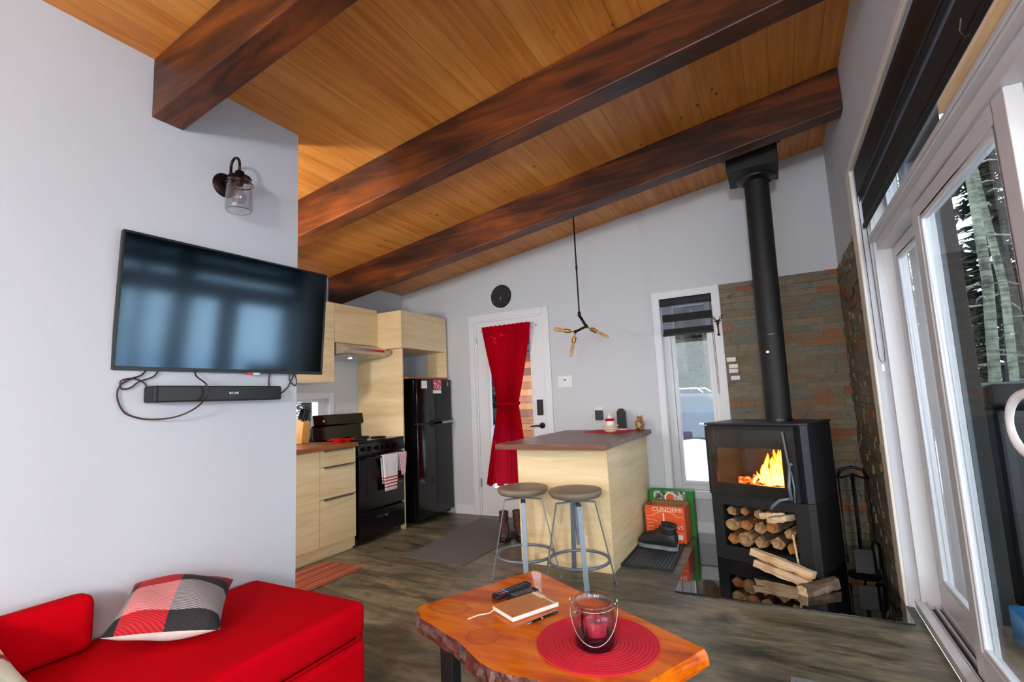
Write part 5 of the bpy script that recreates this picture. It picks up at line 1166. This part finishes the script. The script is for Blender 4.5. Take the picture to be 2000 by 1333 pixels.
for r0_, r1_ in zip(rings, rings[1:]):
    for i in range(M_):
        f = b.faces.new((r0_[i], r1_[i], r1_[(i+1) % M_], r0_[(i+1) % M_])); f.material_index = 1 if D[i][2] else 0
o = obj('slab_top', b, [M_slab, M_edge], t)
for (x, y) in ((-1.075,1.47),(-.97,1.93),(-.56,1.30),(-.36,1.60)):
    b = BM(); box(b, x-.025, x+.025, y-.025, y+.025, 0, zt_-TH-.0005, None); obj('leg', b, M_black, t, bevel=.002)
b = BM(); rr_ = []; 
for k in range(15): r = .013+.0125*k; rr_.append((r-.006, .0032)); rr_.append((r, .0052))
lathe(b, [(0,0),(.19,0),(.1905,.003)]+[(q[0], q[1]) for q in rr_[::-1]]+[(0,.004)], (0,0,0), 80)
o = obj('round_placemat', b, mat('red_round_mat', srgb(196,12,40), .75, vary=.12, bump=.5, scale=120), loc=(-.572, 1.555, zt_+.0005)); tag(o, 'round red woven placemat under the candle jar', 'placemat')
t = thing('candle_jar', 'clear glass lantern jar with red candle and wire handle on the red mat', 'candle jar', (-.568, 1.530, zt_+.0062)); t.scale = (1.1, 1.1, 1.04)
M_jar = glass('jar_glass', (.90,.84,.86,1), 1.5)
b = BM(); lathe(b, [(0,.0),(.052,.0),(.057,.008),(.057,.095),(.053,.108),(.057,.116),(.060,.124),(.057,.130),(.053,.127),(.049,.112),(.0535,.095),(.0535,.012),(.048,.008),(0,.008)], (0,0,0), 48, cap=False); obj('jar', b, M_jar, t, smooth='all')
M_wax = mat('red_wax', srgb(196,40,72), .4, vary=.12, scale=20); M_wax.node_tree.nodes['Principled BSDF'].inputs['Subsurface Weight'].default_value = .15
b = BM(); lathe(b, [(0,.009),(.034,.009),(.035,.07),(.031,.073),(.026,.066),(0,.062)], (.004,.0,0), 32); c_ = obj('candle', b, M_wax, t, smooth=True)
b = BM(); tube(b, [(.004,0,.06),(.004,.001,.085)], .0015, 6); obj('wick', b, M_black, c_)
b = BM(); lathe(b, [(0,.001),(.0505,.001),(.0555,.009),(.0560,.034),(.036,.036),(.036,.0095)], (0,0,0), 40, cap=False); rnd = random.Random(8)
obj('dark_pebbles', b, mat('dark_wine_gel', srgb(24,4,12), .15), t, smooth=True)
M_pine = mat('black_tree_print', srgb(14,6,10), .4)
for a, h in ((200,.075),(265,.058),(330,.06),(150,.07),(20,.05),(90,.06)):
    b = BM(); ra = R_(a); pts = []
    for k in range(7):
        w0 = .016*(1-k/7)+.002; z = .012+h*k/7; 
        A1 = ra-w0/.0538; A2 = ra+w0/.0538; v0 = b.verts.new((.0538*math.cos(A1), .0538*math.sin(A1), z)); v1 = b.verts.new((.0538*math.cos(A2), .0538*math.sin(A2), z)); v2 = b.verts.new((.0538*math.cos(ra), .0538*math.sin(ra), z+h/5.0)); b.faces.new((v0, v1, v2))
    o = obj('tree_print', b, M_pine, t)
b = BM(); n = 25; va = R_(-30); ux_, uy_ = math.cos(R_(17)), math.sin(R_(17)); fx, fy = uy_, -ux_
tube(b, [(ux_*.0665*math.cos(math.pi*i/(n-1))+fx*.066*math.sin(math.pi*i/(n-1)), uy_*.0665*math.cos(math.pi*i/(n-1))+fy*.066*math.sin(math.pi*i/(n-1)), .116-.090*math.sin(math.pi*i/(n-1))) for i in range(n)], .0014, 6)
for s in (-1, 1): tube(b, [(ux_*.0665*s, uy_*.0665*s, .116), (ux_*.066*s, uy_*.066*s, .132)], .0014, 6); ball(b, (ux_*.060*s, uy_*.060*s, .118), .004, seg=8)
tube(b, [(.0585*math.cos(2*math.pi*i/32), .0585*math.sin(2*math.pi*i/32), .114) for i in range(32)], .0014, 6, closed=True)
obj('wire_handle', b, M_chrome, t, smooth='all')
# notebook, pen, remotes
t = thing('notebook', 'closed tan notebook with elastic band lying on the coffee table', 'notebook', (-.895, 1.70, zt_+.0006)); t.rotation_euler[2] = math.atan2(1.756-1.568, -.784+.883)
# local x along the long side (front edge F->R), y towards the back
b = BM(); box(b, -.105, .105, -.068, .068, .0, .002); box(b, -.105, .105, -.068, .068, .016, .018); box(b, -.105, .105, .066, .068, .002, .016); M_leath = mat('tan_leather', srgb(190,120,66), .5, vary=.08); obj('cover', b, M_leath, t, bevel=.0015)
b = BM(); box(b, -.102, .102, -.065, .066, .002, .016); obj('pages', b, M_paper, t)
b = BM(); box(b, .080, .086, -.0685, .0685, .0181, .0188); box(b, .072,.095,.0,.06,.0181,.0186); obj('elastic_band', b, M_cream, t)
b = BM(); tube(b, [(-.104,.05,.009),(-.13,.045,.004),(-.17,.06,.0025),(-.215,.055,.0025)], .0022, 6); obj('ribbon', b, M_cream, t)
t = thing('pen', 'slim dark silver pen lying along the notebook edge', 'pen', (-.800, 1.640, zt_+.0055)); t.rotation_euler[2] = math.atan2(.134, .061)
b = BM(); tube(b, [(-.068,0,0),(-.055,0,0),(.05,0,0),(.068,0,0),(.071,0,0)], [.001,.0045,.0048,.0045,.003], 12); obj('barrel', b, M_blackgloss, t, smooth=True)
b = BM(); tube(b, [(.03,0,.005),(.068,0,.006),(.070,0,.002)], .0012, 6); tube(b, [(-.010,0,0),(.0,0,0)], .0052, 12); tube(b, [(-.073,0,0),(-.052,0,0)], [.0012,.005], 12); obj('clip', b, M_chrome, t)
def remote(loc, rz, L, w_, label, cols, extra=0):
    t = thing('remote_control', label, 'remote control', loc, rz, 'remote controls on the coffee table'); b = BM(); prism(b, [(-L/2,-w_*.42),(-L/2+.012,-w_/2),(L/2-.012,-w_/2),(L/2,-w_*.38),(L/2,w_*.38),(L/2-.012,w_/2),(-L/2+.012,w_/2),(-L/2,w_*.42)], 0, .016); obj('body', b, M_blackmatte, t, bevel=.005, seg=3)
    for i in range(9):
        b = BM()
        for j in (-1, 0, 1): lathe(b, [(0,.016),(.0042,.016),(.0036,.0185),(0,.0185)], (-L/2+.022+i*(L-.05)/8, j*w_*.28, 0), 10)
        obj('button_row', b, cols[0] if i in (1,) else (cols[1] if i in (2,) else M_btn), t)
M_btn = mat('grey_buttons', srgb(70,72,76), .5)
remote((-1.015, 1.815, zt_+.0006), R_(72), .19, .044, 'black remote control nearer the left edge, with coloured buttons', (mat('red_buttons', srgb(200,70,90), .5), mat('blue_buttons', srgb(90,150,220), .5)))
remote((-.955, 1.795, zt_+.0006), R_(62), .135, .040, 'shorter black remote control beside the longer one', (M_btn, M_btn))
t = thing('floor_register', 'light grey metal floor register at the bottom edge of the picture', 'vent', (.0, 2.40, 0))
b = BM(); box(b, -.068, .09, -.16, .10, 0, .006); obj('grille', b, mat('grey_register', srgb(128,134,142), .4, .3), t, bevel=.003)
b = BM()
for k in range(6): box(b, -.05, .07, -.13+k*.035, -.118+k*.035, .006, .0075)
obj('slot', b, M_black, t)

# fill lamp added out of view behind the viewer to brighten the room
for (x, y, z, lb) in ((.22, -2.38, 1.75, 'added unseen fill lamp with black stand and white globe behind the viewer by the window wall'),):
    t = thing('added_fill_lamp', lb, 'fill lamp', (x, y, 0), 0)
    b = BM(); lathe(b, [(0,0),(.13,0),(.13,.012),(.02,.022),(0,.022)], (0,0,0), 32); obj('base', b, M_blackmatte, t, smooth=True)
    b = BM(); cyl(b, (0,0,.02), (0,0,z-.14), .010, 12); obj('pole', b, M_blackmatte, t, smooth=True)
    b = BM(); ball(b, (0,0,z), .15, seg=32); obj('fill_globe', b, emit('fill_lamp_glow', (1.0,.965,.945,1), FILL_LAMP_STRENGTH), t, smooth='all')

# every tree named by its place as seen from inside, left to right
ORD = ['first','second','third','fourth','fifth','sixth','seventh','eighth','ninth','tenth','eleventh','twelfth','thirteenth','fourteenth','fifteenth','sixteenth','seventeenth','eighteenth','nineteenth','twentieth','twenty-first','twenty-second','twenty-third','twenty-fourth','twenty-fifth','twenty-sixth','twenty-seventh','twenty-eighth','twenty-ninth','thirtieth','thirty-first','thirty-second']
for grp, where in ((G1, 'in the forest beyond the sliding door'), (G2, 'among the trees behind the parked car'), ('trees beyond the kitchen window', 'beyond the kitchen window')):
    L = [o for o in COL.objects if o.get('group') == grp and o.get('category') == 'tree']
    L.sort(key=lambda o: math.atan2(o.location.x, o.location.y))
    for i, o in enumerate(L): o['label'] = f'{ORD[i]} spruce from the left {where}'

# glowing globe added out of view to brighten the kitchen end
t = thing('added_kitchen_fill', 'unseen white globe added as kitchen fill light behind the television wall', 'pendant lamp', (-3.05, 1.05, 1.80))
b = BM(); ball(b, (0,0,0), .11, seg=28); obj('fill_globe', b, emit('kitchen_fill_glow', (1.0,.93,.84,1), KITCHEN_FILL), t, smooth='all')
b = BM(); cyl(b, (0,0,.10), (0,0,zc(-3.05)-1.80), .006, 8); obj('cord', b, M_black, t)
